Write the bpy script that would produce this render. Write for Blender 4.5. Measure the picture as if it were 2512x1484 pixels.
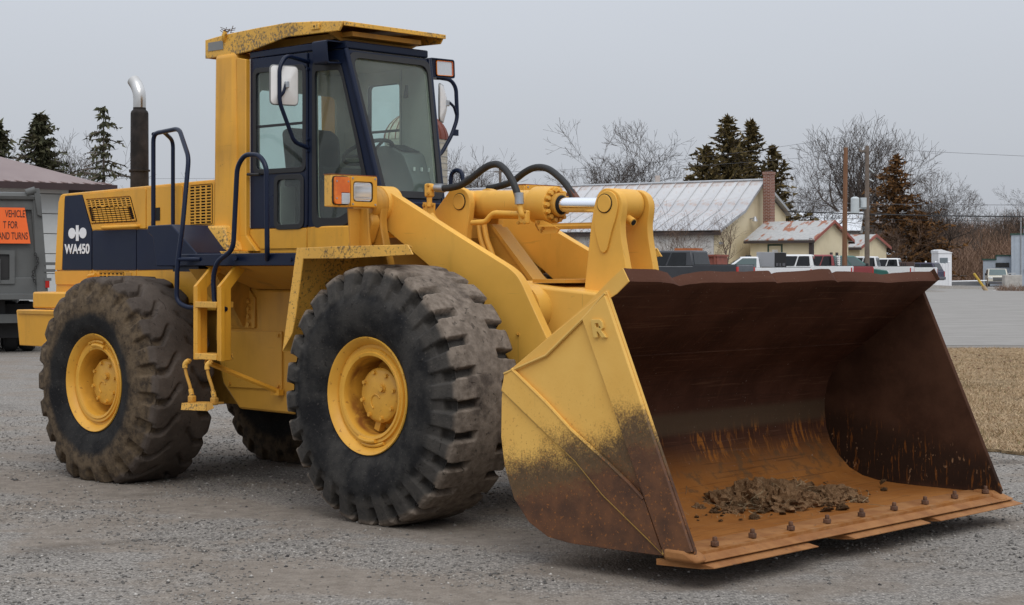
import bpy, bmesh, math, random
import numpy as np
from mathutils import Vector, Matrix, noise
from mathutils.geometry import tessellate_polygon
R = math.radians
PI = math.pi
scene = bpy.context.scene
for o in list(bpy.data.objects):
    bpy.data.objects.remove(o)
COL = scene.collection

# ------------------------------------------------------------------ camera
cam = bpy.data.cameras.new('camera')
cam.lens = 36 * 4200 / 2512
cam.sensor_width = 36
cam.shift_y = -82 / 2512
cam.clip_start = 0.1
cam.clip_end = 6000
camo = bpy.data.objects.new('camera', cam)
COL.objects.link(camo)
camo.location = (0, 0, 1.72)
camo.rotation_euler = (R(90), 0, 0)
scene.camera = camo

# ------------------------------------------------------------------ sky (overcast), one soft sun
SUN_EL, SUN_AZ = R(50), R(168)          # azimuth measured from +Y towards +X
world = bpy.data.worlds.new('World')
scene.world = world
world.use_nodes = True
wn = world.node_tree
wn.nodes.clear()
def wnode(t, **k):
    n = wn.nodes.new(t)
    for a, b in k.items():
        setattr(n, a, b)
    return n
w_out = wnode('ShaderNodeOutputWorld')
w_bg = wnode('ShaderNodeBackground')
w_sky = wnode('ShaderNodeTexSky', sky_type='NISHITA')
w_sky.sun_disc = False
w_sky.sun_elevation = SUN_EL
w_sky.sun_rotation = SUN_AZ
w_sky.dust_density = 4
w_sky.air_density = 1.2
w_tc = wnode('ShaderNodeTexCoord')
w_sep = wnode('ShaderNodeSeparateXYZ')
w_ramp = wnode('ShaderNodeMapRange')      # CIE overcast: horizon one third of the zenith
w_ramp.inputs['From Min'].default_value = 0
w_ramp.inputs['From Max'].default_value = 1
w_ramp.inputs['To Min'].default_value = 4.55
w_ramp.inputs['To Max'].default_value = 13.2
w_mul = wnode('ShaderNodeVectorMath', operation='SCALE')
w_mul.inputs[0].default_value = (0.865, 0.913, 1.0)
w_noise = wnode('ShaderNodeTexNoise')
w_noise.inputs['Scale'].default_value = 1.6
w_noise.inputs['Detail'].default_value = 5
w_nmr = wnode('ShaderNodeMapRange')
w_nmr.inputs['To Min'].default_value = 0.95
w_nmr.inputs['To Max'].default_value = 1.05
w_nm = wnode('ShaderNodeMath', operation='MULTIPLY')
w_mix = wnode('ShaderNodeMix', data_type='RGBA')
w_mix.inputs['Factor'].default_value = 0.06
w_bg.inputs['Strength'].default_value = 0.12
wl = wn.links.new
w_map = wnode('ShaderNodeMapping')
w_map.inputs['Scale'].default_value = (1, 1, 3.2)
wl(w_tc.outputs['Generated'], w_sep.inputs[0])
wl(w_sep.outputs['Z'], w_ramp.inputs['Value'])
wl(w_tc.outputs['Generated'], w_map.inputs['Vector'])
wl(w_map.outputs[0], w_noise.inputs['Vector'])
wl(w_noise.outputs[0], w_nmr.inputs['Value'])
wl(w_ramp.outputs[0], w_nm.inputs[0])
wl(w_nmr.outputs[0], w_nm.inputs[1])
wl(w_nm.outputs[0], w_mul.inputs['Scale'])
wl(w_mul.outputs[0], w_mix.inputs['A'])
wl(w_sky.outputs[0], w_mix.inputs['B'])
wl(w_mix.outputs['Result'], w_bg.inputs['Color'])
wl(w_bg.outputs[0], w_out.inputs[0])

sun = bpy.data.lights.new('sun', 'SUN')
sun.energy = 0.9
sun.angle = R(35)
sun.color = (1.0, 0.96, 0.9)
suno = bpy.data.objects.new('sun', sun)
COL.objects.link(suno)
sd = Vector((math.sin(SUN_AZ) * math.cos(SUN_EL), math.cos(SUN_AZ) * math.cos(SUN_EL), math.sin(SUN_EL)))
suno.rotation_euler = sd.to_track_quat('Z', 'Y').to_euler()
suno.location = sd * 60

scene.render.engine = 'CYCLES'
scene.render.resolution_x = 1024
scene.render.resolution_y = 605
scene.view_settings.view_transform = 'Standard'
scene.view_settings.look = 'None'
scene.view_settings.exposure = 0.0
scene.view_settings.gamma = 1.0
scene.view_settings.use_curve_mapping = False
scene.cycles.max_bounces = 7
scene.cycles.diffuse_bounces = 3
scene.cycles.glossy_bounces = 3
scene.cycles.transparent_max_bounces = 12

# ------------------------------------------------------------------ helpers
class MB:
    """collects geometry, builds ONE mesh object"""
    def __init__(s):
        s.v = []; s.f = []
    def add(s, vs, fs):
        n = len(s.v)
        s.v += [tuple(p) for p in vs]
        s.f += [tuple(i + n for i in f) for f in fs]
        return s
    def box(s, c, d, M=None):
        x, y, z = d[0] / 2, d[1] / 2, d[2] / 2
        vs = [Vector((a, b, e)) for a in (-x, x) for b in (-y, y) for e in (-z, z)]
        if M is not None:
            vs = [M @ p for p in vs]
        c = Vector(c)
        return s.add([p + c for p in vs], [(0, 1, 3, 2), (4, 6, 7, 5), (0, 4, 5, 1), (2, 3, 7, 6), (0, 2, 6, 4), (1, 5, 7, 3)])
    def bb(s, x0, x1, y0, y1, z0, z1):
        return s.box(((x0 + x1) / 2, (y0 + y1) / 2, (z0 + z1) / 2), (abs(x1 - x0), abs(y1 - y0), abs(z1 - z0)))
    def ext(s, pts, vec):
        pts = [Vector(p) for p in pts]; vec = Vector(vec); n = len(pts)
        fs = [tuple(range(n))[::-1], tuple(range(n, 2 * n))]
        fs += [(i, (i + 1) % n, n + (i + 1) % n, n + i) for i in range(n)]
        return s.add(pts + [p + vec for p in pts], fs)
    def uw(s, pts, v0, v1):                      # polygon in the (u, w) plane extruded along v
        return s.ext([(p[0], v0, p[1]) for p in pts], (0, v1 - v0, 0))
    def uv(s, pts, w0, w1):
        return s.ext([(p[0], p[1], w0) for p in pts], (0, 0, w1 - w0))
    def vw(s, pts, u0, u1):
        return s.ext([(u0, p[0], p[1]) for p in pts], (u1 - u0, 0, 0))
    def loft(s, A, B):
        A = [Vector(p) for p in A]; B = [Vector(p) for p in B]; n = len(A)
        fs = [tuple(range(n))[::-1], tuple(range(n, 2 * n))]
        fs += [(i, (i + 1) % n, n + (i + 1) % n, n + i) for i in range(n)]
        return s.add(A + B, fs)
    def panel(s, fn, outer, holes, vec):
        """sheet with holes: fn maps 2-D points to 3-D, vec is the thickness"""
        loops = [outer] + list(holes)
        flat = [p for l in loops for p in l]
        tris = tessellate_polygon([[Vector((p[0], p[1], 0)) for p in l] for l in loops])
        P = [Vector(fn(*p)) for p in flat]; n = len(P); vec = Vector(vec)
        fs = [tuple(t) for t in tris] + [tuple(i + n for i in t[::-1]) for t in tris]
        k = 0
        for l in loops:
            m = len(l)
            fs += [(k + i, k + (i + 1) % m, n + k + (i + 1) % m, n + k + i) for i in range(m)]
            k += m
        return s.add(P + [p + vec for p in P], fs)
    def cyl(s, p0, p1, r0, r1=None, n=20, cap=True):
        r1 = r0 if r1 is None else r1
        p0 = Vector(p0); p1 = Vector(p1); d = (p1 - p0).normalized()
        a = d.orthogonal().normalized(); b = d.cross(a)
        vs = []
        for p, r in ((p0, r0), (p1, r1)):
            vs += [p + r * (math.cos(2 * PI * i / n) * a + math.sin(2 * PI * i / n) * b) for i in range(n)]
        fs = [(i, (i + 1) % n, n + (i + 1) % n, n + i) for i in range(n)]
        if cap:
            fs += [tuple(range(n))[::-1], tuple(range(n, 2 * n))]
        return s.add(vs, fs)
    def lathe(s, prof, o, ax, n=48, closed=False):
        """prof: (radius, distance along the axis)"""
        o = Vector(o); d = Vector(ax).normalized(); a = d.orthogonal().normalized(); b = d.cross(a)
        m = len(prof); vs = []
        for i in range(n):
            t = 2 * PI * i / n; e = math.cos(t) * a + math.sin(t) * b
            vs += [o + e * r + d * h for r, h in prof]
        fs = []
        for i in range(n):
            j = (i + 1) % n
            for k in range(m if closed else m - 1):
                k2 = (k + 1) % m
                fs.append((i * m + k, i * m + k2, j * m + k2, j * m + k))
        if not closed:
            if prof[0][0] > 1e-6: fs.append(tuple(i * m for i in range(n)))
            if prof[-1][0] > 1e-6: fs.append(tuple(i * m + m - 1 for i in range(n))[::-1])
        return s.add(vs, fs)
    def tube(s, pts, r, n=10, cap=True):
        pts = [Vector(p) for p in pts]; m = len(pts)
        rr = r if isinstance(r, (list, tuple)) else [r] * m
        t = [(pts[min(i + 1, m - 1)] - pts[max(i - 1, 0)]).normalized() for i in range(m)]
        a = t[0].orthogonal().normalized(); vs = []
        for i in range(m):
            a = (a - t[i] * a.dot(t[i]))
            a = a.normalized() if a.length > 1e-6 else t[i].orthogonal().normalized()
            b = t[i].cross(a)
            vs += [pts[i] + rr[i] * (math.cos(2 * PI * k / n) * a + math.sin(2 * PI * k / n) * b) for k in range(n)]
        fs = [(i * n + k, i * n + (k + 1) % n, (i + 1) * n + (k + 1) % n, (i + 1) * n + k) for i in range(m - 1) for k in range(n)]
        if cap:
            fs += [tuple(range(n))[::-1], tuple((m - 1) * n + k for k in range(n))]
        return s.add(vs, fs)
    def bolt(s, p, ax, r=.016, h=.016):
        ax = Vector(ax).normalized(); p = Vector(p)
        s.cyl(p, p + ax * h * .25, r * 1.25, n=12)
        s.cyl(p + ax * h * .25, p + ax * h, r, n=6)
        return s
    def build(s, name, mat, parent=None, flip=False, flipx=False, bevel=0, smooth=40, loc=None, seg=2, clean=True):
        me = bpy.data.meshes.new(name)
        vs = [(x, -y, z) for x, y, z in s.v] if flip else ([(-x, y, z) for x, y, z in s.v] if flipx else s.v)
        me.from_pydata(vs, [], s.f)
        if clean:
            bm = bmesh.new(); bm.from_mesh(me)
            bmesh.ops.remove_doubles(bm, verts=bm.verts, dist=1e-5)
            bmesh.ops.recalc_face_normals(bm, faces=bm.faces)
            ca = math.cos(R(smooth))
            for f in bm.faces: f.smooth = True
            for e in bm.edges:
                if len(e.link_faces) != 2 or e.link_faces[0].normal.dot(e.link_faces[1].normal) < ca:
                    e.smooth = False
            bm.to_mesh(me); bm.free()
        return link(name, me, mat, parent, bevel, seg, loc)

def link(name, me, mat, parent=None, bevel=0, seg=2, loc=None):
    me.materials.clear(); me.materials.append(mat)
    o = bpy.data.objects.new(name, me)
    COL.objects.link(o)
    if parent is not None: o.parent = parent
    if loc is not None: o.location = loc
    if bevel:
        b = o.modifiers.new('bevel', 'BEVEL'); b.width = bevel; b.segments = seg; b.limit_method = 'ANGLE'; b.angle_limit = R(35)
    return o

def tag(o, label=None, cat=None, group=None, kind=None):
    if label: o['label'] = label
    if cat: o['category'] = cat
    if group: o['group'] = group
    if kind: o['kind'] = kind
    return o

def empty(name, loc=(0, 0, 0), rz=0, parent=None):
    o = bpy.data.objects.new(name, None)
    COL.objects.link(o); o.location = loc; o.rotation_euler = (0, 0, rz); o.empty_display_size = .2
    if parent is not None: o.parent = parent
    return o

def copy_tree(o, parent=None):
    c = o.copy(); COL.objects.link(c); c.parent = parent
    for ch in list(o.children): copy_tree(ch, c)
    return c

def rounded(pts, r, n=5):
    """round the corners of a polygon (2-D); r may be a list"""
    out = []; m = len(pts)
    for i in range(m):
        p = Vector(pts[i]); a = Vector(pts[i - 1]); b = Vector(pts[(i + 1) % m])
        ri = r[i] if isinstance(r, (list, tuple)) else r
        la = (a - p).length; lb = (b - p).length
        k = min(ri, la * .45, lb * .45)
        if k < 1e-4: out.append(tuple(p)); continue
        A = p + (a - p).normalized() * k; B = p + (b - p).normalized() * k
        for j in range(n + 1):
            t = j / n
            out.append(tuple(A * (1 - t) ** 2 + p * 2 * t * (1 - t) + B * t * t))
    return out
def rect(x0, x1, y0, y1): return [(x0, y0), (x1, y0), (x1, y1), (x0, y1)]
def rpath(pts, r, n=5):
    """open 3-D path with rounded corners"""
    pts = [Vector(p) for p in pts]; out = [pts[0]]
    for i in range(1, len(pts) - 1):
        p, a, b = pts[i], pts[i - 1], pts[i + 1]
        k = min(r, (a - p).length * .48, (b - p).length * .48)
        A = p + (a - p).normalized() * k; B = p + (b - p).normalized() * k
        for j in range(n + 1):
            t = j / n; out.append(A * (1 - t) ** 2 + p * 2 * t * (1 - t) + B * t * t)
    return out + [pts[-1]]
def catmull(pts, n=8):
    pts = [Vector(p) for p in pts]; out = []
    for i in range(len(pts) - 1):
        p0 = pts[max(i - 1, 0)]; p1 = pts[i]; p2 = pts[i + 1]; p3 = pts[min(i + 2, len(pts) - 1)]
        for j in range(n):
            t = j / n
            out.append(.5 * ((2 * p1) + (p2 - p0) * t + (2 * p0 - 5 * p1 + 4 * p2 - p3) * t * t + (3 * p1 - p0 - 3 * p2 + p3) * t ** 3))
    return out + [pts[-1]]
def inset(poly, d):
    """shrink a convex-ish polygon towards its centre line by distance d"""
    m = len(poly); out = []
    area = sum(poly[i][0] * poly[(i + 1) % m][1] - poly[(i + 1) % m][0] * poly[i][1] for i in range(m))
    s = 1 if area > 0 else -1
    for i in range(m):
        p = Vector(poly[i]); a = (p - Vector(poly[i - 1])).normalized(); b = (Vector(poly[(i + 1) % m]) - p).normalized()
        na = Vector((-a.y, a.x)) * s; nb = Vector((-b.y, b.x)) * s
        h = (na + nb); h = h / max(h.dot(na), .3)
        q = p + h * d; out.append((q.x, q.y))
    return out

# ------------------------------------------------------------------ materials
class NT:
    def __init__(s, name):
        s.m = bpy.data.materials.new(name); s.m.use_nodes = True
        s.t = s.m.node_tree; s.b = s.t.nodes['Principled BSDF']; s.out = s.t.nodes['Material Output']
        s.tc = s.t.nodes.new('ShaderNodeTexCoord')
    def n(s, typ, **k):
        x = s.t.nodes.new(typ)
        for a, b in k.items(): setattr(x, a, b)
        return x
    def set(s, sock, val):
        if isinstance(val, bpy.types.NodeSocket): s.t.links.new(val, sock)
        elif isinstance(val, (tuple, list)) and sock.type == 'RGBA' and len(val) == 3: sock.default_value = (*val, 1)
        else: sock.default_value = val
    def noise(s, scale, detail=4, rough=.55, vec=None, stretch=None, dist=0):
        x = s.n('ShaderNodeTexNoise'); x.inputs['Scale'].default_value = scale; x.inputs['Detail'].default_value = detail
        x.inputs['Roughness'].default_value = rough; x.inputs['Distortion'].default_value = dist
        v = vec if vec is not None else s.tc.outputs['Object']
        if stretch:
            mp = s.n('ShaderNodeMapping'); mp.inputs['Scale'].default_value = stretch; s.set(mp.inputs['Vector'], v); v = mp.outputs[0]
        s.set(x.inputs['Vector'], v); return x.outputs[0]
    def ramp(s, val, a, b, lo=0., hi=1., smooth=True):
        x = s.n('ShaderNodeMapRange'); x.interpolation_type = 'SMOOTHSTEP' if smooth else 'LINEAR'
        for i, q in zip((0, 1, 2, 3, 4), (val, a, b, lo, hi)): s.set(x.inputs[i], q)
        return x.outputs[0]
    def mix(s, f, a, b, mode='MIX'):
        x = s.n('ShaderNodeMix', data_type='RGBA', blend_type=mode)
        s.set(x.inputs['Factor'], f); s.set(x.inputs['A'], a); s.set(x.inputs['B'], b); return x.outputs['Result']
    def math(s, op, a, b=0., c=None):
        x = s.n('ShaderNodeMath', operation=op); s.set(x.inputs[0], a); s.set(x.inputs[1], b)
        if c is not None: s.set(x.inputs[2], c)
        return x.outputs[0]
    def sep(s, vec=None):
        x = s.n('ShaderNodeSeparateXYZ'); s.set(x.inputs[0], vec if vec is not None else s.tc.outputs['Object']); return x.outputs
    def island(s): return s.n('ShaderNodeNewGeometry').outputs['Random Per Island']
    def objrand(s): return s.n('ShaderNodeObjectInfo').outputs['Random']
    def bump(s, h, strength=.3, dist=.01):
        x = s.n('ShaderNodeBump'); x.inputs['Strength'].default_value = strength; x.inputs['Distance'].default_value = dist
        s.set(x.inputs['Height'], h); s.set(s.b.inputs['Normal'], x.outputs[0])
    def done(s, col=None, rough=None, metal=None, spec=None, **k):
        if col is not None: s.set(s.b.inputs['Base Color'], col)
        if rough is not None: s.set(s.b.inputs['Roughness'], rough)
        if metal is not None: s.set(s.b.inputs['Metallic'], metal)
        if spec is not None: s.set(s.b.inputs['Specular IOR Level'], spec)
        for a, b in k.items(): s.set(s.b.inputs[a], b)
        return s.m

def sc(c, k): return tuple(min(1, x * k) for x in c)

def paint(name, base, rough=.42, var=.10, grime=.25, gcol=(.10, .055, .018), spots=0., scol=(.05, .045, .04), chips=.15, spec=.4):
    t = NT(name)
    n1 = t.noise(1.7, 6)
    c = t.mix(t.ramp(n1, .3, .7), sc(base, 1 - var), sc(base, 1 + var))
    fade = t.noise(.8, 3)
    c = t.mix(t.ramp(fade, .45, .75, 0, .09), c, tuple(x * .75 + .17 for x in base) if base[0] > .3 else sc(base, 1.6))
    c = t.mix(t.math('MULTIPLY', t.objrand(), .10), c, sc(base, .72))
    s1 = t.noise(34, 2, .5, stretch=(1, 1, .05), dist=.3); s3 = t.noise(34, 2, .5, stretch=(.05, 1, 1), dist=.3)
    c = t.mix(t.math('MULTIPLY', t.ramp(s1, .71, .73), .35), c, sc(base, .5)); c = t.mix(t.math('MULTIPLY', t.ramp(s3, .71, .73), .3), c, sc(base, .55))
    st = t.noise(5, 5, stretch=(1, 1, .18))                      # grime running down
    c = t.mix(t.ramp(st, .52, .8, 0, grime), c, gcol)
    b2 = t.noise(.9, 5, dist=.6)
    c = t.mix(t.ramp(b2, .55, .8, 0, grime * .9), c, sc(gcol, .8))
    ch = t.noise(70, 3, .6); mk = t.noise(3.2, 4)
    fac = t.math('MULTIPLY', t.ramp(ch, .66, .70), t.ramp(mk, .5, .62))
    c = t.mix(t.math('MULTIPLY', fac, chips * 4), c, (.12, .04, .012))
    if spots:
        sp = t.noise(46, 7, .72); m2 = t.noise(2.2, 4)
        v = t.math('ADD', sp, t.math('MULTIPLY', m2, .35))
        c = t.mix(t.ramp(v, .75 - spots * .10, .86 - spots * .10, 0, .85), c, scol)
        s2 = t.noise(38, 3, .6)
        c = t.mix(t.ramp(s2, .70, .75, 0, .6), c, (.30, .31, .32))
    r = t.ramp(n1, .3, .7, rough - .10, rough + .18)
    t.bump(t.math('ADD', t.math('MULTIPLY', t.noise(45, 3), .12), t.noise(2.6, 3)), .22, .012)
    return t.done(c, r, 0, spec)

def flat(name, col, rough=.6, metal=0., var=.08, scale=3, bumps=0, bscale=40, spec=.5):
    t = NT(name); n1 = t.noise(scale, 6)
    c = t.mix(t.ramp(n1, .28, .72), sc(col, 1 - var), sc(col, 1 + var))
    if bumps: t.bump(t.noise(bscale, 5), bumps, .01)
    return t.done(c, t.ramp(n1, .3, .7, max(rough - .06, .02), min(rough + .08, 1)), metal, spec)

def glass(name, tint=(.86, .93, .91), rough=.01):
    t = NT(name); t.t.nodes.remove(t.b)
    tr = t.n('ShaderNodeBsdfTransparent'); tr.inputs[0].default_value = (*tint, 1)
    gl = t.n('ShaderNodeBsdfGlossy'); gl.inputs['Roughness'].default_value = rough
    fr = t.n('ShaderNodeLayerWeight'); fr.inputs['Blend'].default_value = .5
    fac = t.math('ADD', t.math('MULTIPLY', t.math('POWER', fr.outputs['Facing'], 5), .9), .035)
    df = t.n('ShaderNodeBsdfDiffuse'); df.inputs[0].default_value = (.45, .46, .42, 1)      # dusty film
    m0 = t.n('ShaderNodeMixShader'); t.set(m0.inputs[0], t.ramp(t.noise(2.2, 5), .3, .8, .03, .11))
    t.t.links.new(tr.outputs[0], m0.inputs[1]); t.t.links.new(df.outputs[0], m0.inputs[2])
    m1 = t.n('ShaderNodeMixShader')
    t.t.links.new(fac, m1.inputs[0]); t.t.links.new(m0.outputs[0], m1.inputs[1]); t.t.links.new(gl.outputs[0], m1.inputs[2])
    t.t.links.new(m1.outputs[0], t.out.inputs[0])
    return t.m

# ================================================================== SETTING
def sstep(a, b, x):
    t = min(1, max(0, (x - a) / (b - a))); return t * t * (3 - 2 * t)
def gz(x, y):
    """lie of the land: the truck yard behind stands half a metre higher"""
    if y < 1: return 0.0
    a = x / y
    return .56 * sstep(44, 68, y) * (1 - sstep(.225, .27, a)) * sstep(-.12, -.02, a)

# ---- gravel yard
t = NT('gravel_ground')
P = t.tc.outputs['Object']
big = t.noise(.22, 5, dist=.4); mid = t.noise(1.1, 5, stretch=(1, 1.3, 1)); fine = t.noise(38, 3, .7); fin2 = t.noise(95, 2, .6)
stone = t.mix(t.ramp(fine, .36, .66), (.125, .114, .102), (.315, .288, .254))
stone = t.mix(t.ramp(fin2, .55, .72, 0, .6), stone, (.43, .40, .36))
stone = t.mix(t.ramp(fin2, .28, .40, .75, 0), stone, (.06, .058, .058))
dirt = t.mix(t.ramp(t.noise(8, 5), .3, .7), (.185, .155, .126), (.255, .218, .180))
dirt = t.mix(t.ramp(fin2, .6, .72, 0, .35), dirt, (.29, .265, .24))
pm = t.math('ADD', t.math('MULTIPLY', mid, .55), t.math('MULTIPLY', big, .55))
gp = t.sep()
def track(cn, wd):
    q = t.math('SUBTRACT', t.math('ADD', t.math('ADD', t.math('MULTIPLY', gp[0], .614), t.math('MULTIPLY', gp[1], .79)), t.math('MULTIPLY', t.math('SUBTRACT', mid, .5), 1.6)), cn)
    return t.ramp(t.math('ABSOLUTE', q), wd * .2, wd, .085, 0)
pm = t.math('ADD', pm, t.math('ADD', track(8.44, .85), t.math('ADD', track(6.9, .5), track(11.2, .7))))
c = t.mix(t.ramp(pm, .51, .61, 0, .95), stone, dirt)
wet = t.noise(.55, 4, stretch=(1, 1.7, 1), dist=.5)
c = t.mix(t.ramp(wet, .60, .70, 0, .5), c, (.062, .050, .040))
vo = t.n('ShaderNodeTexVoronoi'); vo.inputs['Scale'].default_value = 62; t.set(vo.inputs['Vector'], P)
vsep = t.n('ShaderNodeSeparateColor'); t.set(vsep.inputs[0], vo.outputs['Color'])
peb = t.mix(t.ramp(vsep.outputs[0], .05, .95, 0, 1, False), (.058, .056, .055), (.54, .50, .45))
c = t.mix(t.math('MULTIPLY', t.ramp(pm, .53, .66, .62, .16), t.ramp(vo.outputs['Distance'], .25, .55, 1, .25)), c, peb)
hb = t.math('ADD', t.math('ADD', fine, t.math('MULTIPLY', fin2, .6)), t.math('MULTIPLY', vo.outputs['Distance'], -.8))
t.bump(hb, .7, .012)
M_GRAVEL = t.done(c, .95, 0, .1)

xs = sorted(set([round(v, 2) for v in list(np.linspace(-14, 24, 60)) + list(np.linspace(-320, 420, 60))]))
ys = sorted(set([round(v, 2) for v in list(np.linspace(-30, 60, 60)) + list(np.linspace(60, 160, 40)) + list(np.linspace(160, 1600, 25))]))
mb = MB(); nx = len(xs)
mb.v = [(x, y, gz(x, y)) for y in ys for x in xs]
mb.f = [(j * nx + i, j * nx + i + 1, (j + 1) * nx + i + 1, (j + 1) * nx + i) for j in range(len(ys) - 1) for i in range(nx - 1)]
tag(mb.build('ground', M_GRAVEL, smooth=180), kind='structure')

# ---- dry lawn
t = NT('dry_lawn')
g1 = t.noise(.5, 5, dist=.5); g2 = t.noise(14, 5, .65, stretch=(1, .6, 1)); g3 = t.noise(60, 3, .7)
c = t.mix(t.ramp(g2, .3, .7), (.21, .142, .080), (.42, .305, .180))
c = t.mix(t.ramp(g1, .50, .68, 0, .75), c, (.13, .10, .05))
c = t.mix(t.ramp(t.noise(1.7, 5, dist=.6), .56, .66, 0, .6), c, (.12, .085, .05))
c = t.mix(t.ramp(g3, .55, .75, 0, .5), c, (.45, .355, .23))
t.bump(t.math('ADD', g2, g3), .8, .03)
M_LAWN = t.done(c, .95, 0, .1)
random.seed(5)
lawn_near = [(1.0, 24), (1.6, 21.5), (2.6, 18.7), (3.6, 17.1), (4.46, 16.2), (4.72, 15.75), (5.6, 14.9), (8, 13.8), (14, 12.5), (30, 11)]
lawn_far = [(44, 36), (30, 36.3), (20, 36.7), (13, 36.4), (10, 36.7), (8.5, 36.2), (5, 34.5), (2.2, 31), (1.0, 27)]
mb = MB()
poly = []
for a, b in zip(lawn_near + lawn_far, (lawn_near + lawn_far)[1:] + lawn_near[:1]):
    for k in range(6):
        p = Vector(a).lerp(Vector(b), k / 6)
        poly.append((p.x + random.uniform(-.06, .06), p.y + random.uniform(-.08, .08)))
LAWN = poly
mb.uv(poly, .005, .03)
tag(mb.build('lawn', M_LAWN), kind='structure')
def inside_np(poly, x, y):
    r = np.zeros(len(x), bool); j = len(poly) - 1
    for i in range(len(poly)):
        (xi, yi), (xj, yj) = poly[i], poly[j]
        if yi != yj:
            r ^= ((yi > y) != (yj > y)) & (x < (xj - xi) * (y - yi) / (yj - yi) + xi)
        j = i
    return r

def np_mesh(name, V, F, mat, kind='stuff', label=None, cat=None, parent=None):
    me = bpy.data.meshes.new(name)
    me.vertices.add(len(V)); me.vertices.foreach_set('co', V.astype(np.float32).ravel())
    n = F.shape[1]
    me.loops.add(F.size); me.loops.foreach_set('vertex_index', F.astype(np.int32).ravel())
    me.polygons.add(len(F)); me.polygons.foreach_set('loop_start', (np.arange(len(F)) * n).astype(np.int32))
    me.update(calc_edges=True)
    o = link(name, me, mat, parent)
    if kind: o['kind'] = kind
    return tag(o, label, cat)

rng = np.random.default_rng(11)
# ---- loose stones of the near gravel
t = NT('loose_stone'); i = t.island()
c = t.mix(t.ramp(i, 0, 1, smooth=False), (.092, .087, .082), (.33, .305, .272))
c = t.mix(t.ramp(i, .92, .96), c, (.47, .44, .40))
c = t.mix(t.ramp(i, .0, .03, 1, 0), c, (.03, .03, .033))
M_STONE = t.done(c, .9, 0, .15)
def stones(n, y0, y1, smin, smax, power):
    y = y0 + (y1 - y0) * rng.random(n) ** power
    x = (rng.random(n) * 2 - 1) * .33 * y
    keep = []
    for k in range(n):
        v = .55 * noise.noise((x[k] * .5, y[k] * .4, 3.1)) + .5 * noise.noise((x[k] * 1.6, y[k] * 1.2, 7.7))
        tq = x[k] * .614 + y[k] * .79 + .35 * noise.noise((x[k] * 1.1, y[k], 2.0))
        v -= .55 * max(0, 1 - abs(tq - 8.44) / .8) + .5 * max(0, 1 - abs(tq - 6.9) / .5) - .35 * max(0, 1 - abs(tq - 7.5) / .4)
        ok = rng.random() < min(1, max(.08, .58 + 1.5 * v))
        keep.append(ok)
    keep = np.array(keep) & ~inside_np(LAWN, x, y)
    x = x[keep]; y = y[keep]; n = len(x)
    s = smin + (smax - smin) * rng.random(n) ** 2.6
    base = np.array([[1, 0, 0], [0, 1, 0], [-1, 0, 0], [0, -1, 0], [0, 0, 1], [0, 0, -1]], float)
    V = np.repeat(base[None], n, 0) * (1 + .35 * (rng.random((n, 6, 1)) - .5))
    V += .35 * (rng.random((n, 6, 3)) - .5)
    V *= (s[:, None] * np.stack([.9 + .5 * rng.random(n), .9 + .3 * rng.random(n), .55 + .3 * rng.random(n)], 1))[:, None, :]
    a = rng.random(n) * 2 * PI; ca, sa = np.cos(a), np.sin(a)
    X = V[:, :, 0] * ca[:, None] - V[:, :, 1] * sa[:, None]; Y = V[:, :, 0] * sa[:, None] + V[:, :, 1] * ca[:, None]
    V[:, :, 0] = X + x[:, None]; V[:, :, 1] = Y + y[:, None]; V[:, :, 2] += (s * .18)[:, None]
    f = np.array([[0, 1, 4], [1, 2, 4], [2, 3, 4], [3, 0, 4], [1, 0, 5], [2, 1, 5], [3, 2, 5], [0, 3, 5]])
    F = (np.arange(n)[:, None, None] * 6 + f[None]).reshape(-1, 3)
    return V.reshape(-1, 3), F
V1, F1 = stones(80000, 8.0, 21, .0038, .0135, 1.0)
V2, F2 = stones(170, 8.2, 16, .014, .024, 1.0)
V = np.concatenate([V1, V2]); F = np.concatenate([F1, F2 + len(V1)])
np_mesh('gravel', V, F, M_STONE, 'stuff', 'loose grey gravel stones strewn over the yard in front', 'gravel')

# ---- blades of the dry lawn
t = NT('dry_blade'); i = t.island()
c = t.mix(i, (.27, .182, .105), (.58, .43, .27))
c = t.mix(t.ramp(i, .90, .94), c, (.14, .13, .05))
M_BLADE = t.done(c, .9, 0, .1)
n = 70000
y = 13 + 24 * rng.random(n) ** 1.3; x = y * (.20 + .13 * rng.random(n))
keep = inside_np(LAWN, x, y); x = x[keep]; y = y[keep]; n = len(x)
cl = np.array([noise.noise((q * 1.3, w_ * 1.0, 4.0)) for q, w_ in zip(x, y)])
h = (.014 + .034 * rng.random(n) ** 1.5) * (1 + .9 * np.clip(cl, -.6, .8)); a = rng.random(n) * 2 * PI; wd = .003 + .004 * rng.random(n)
lean = .11 * (rng.random((n, 2)) - .5)
V = np.zeros((n, 3, 3))
V[:, 0] = np.stack([x - wd * np.cos(a), y - wd * np.sin(a), np.full(n, .028)], 1)
V[:, 1] = np.stack([x + wd * np.cos(a), y + wd * np.sin(a), np.full(n, .028)], 1)
V[:, 2] = np.stack([x + lean[:, 0], y + lean[:, 1], .028 + h], 1)
np_mesh('dry_grass', V.reshape(-1, 3), np.arange(3 * n).reshape(-1, 3), M_BLADE, 'stuff', 'short tan winter grass on the lawn right of the bucket', 'grass')
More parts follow.
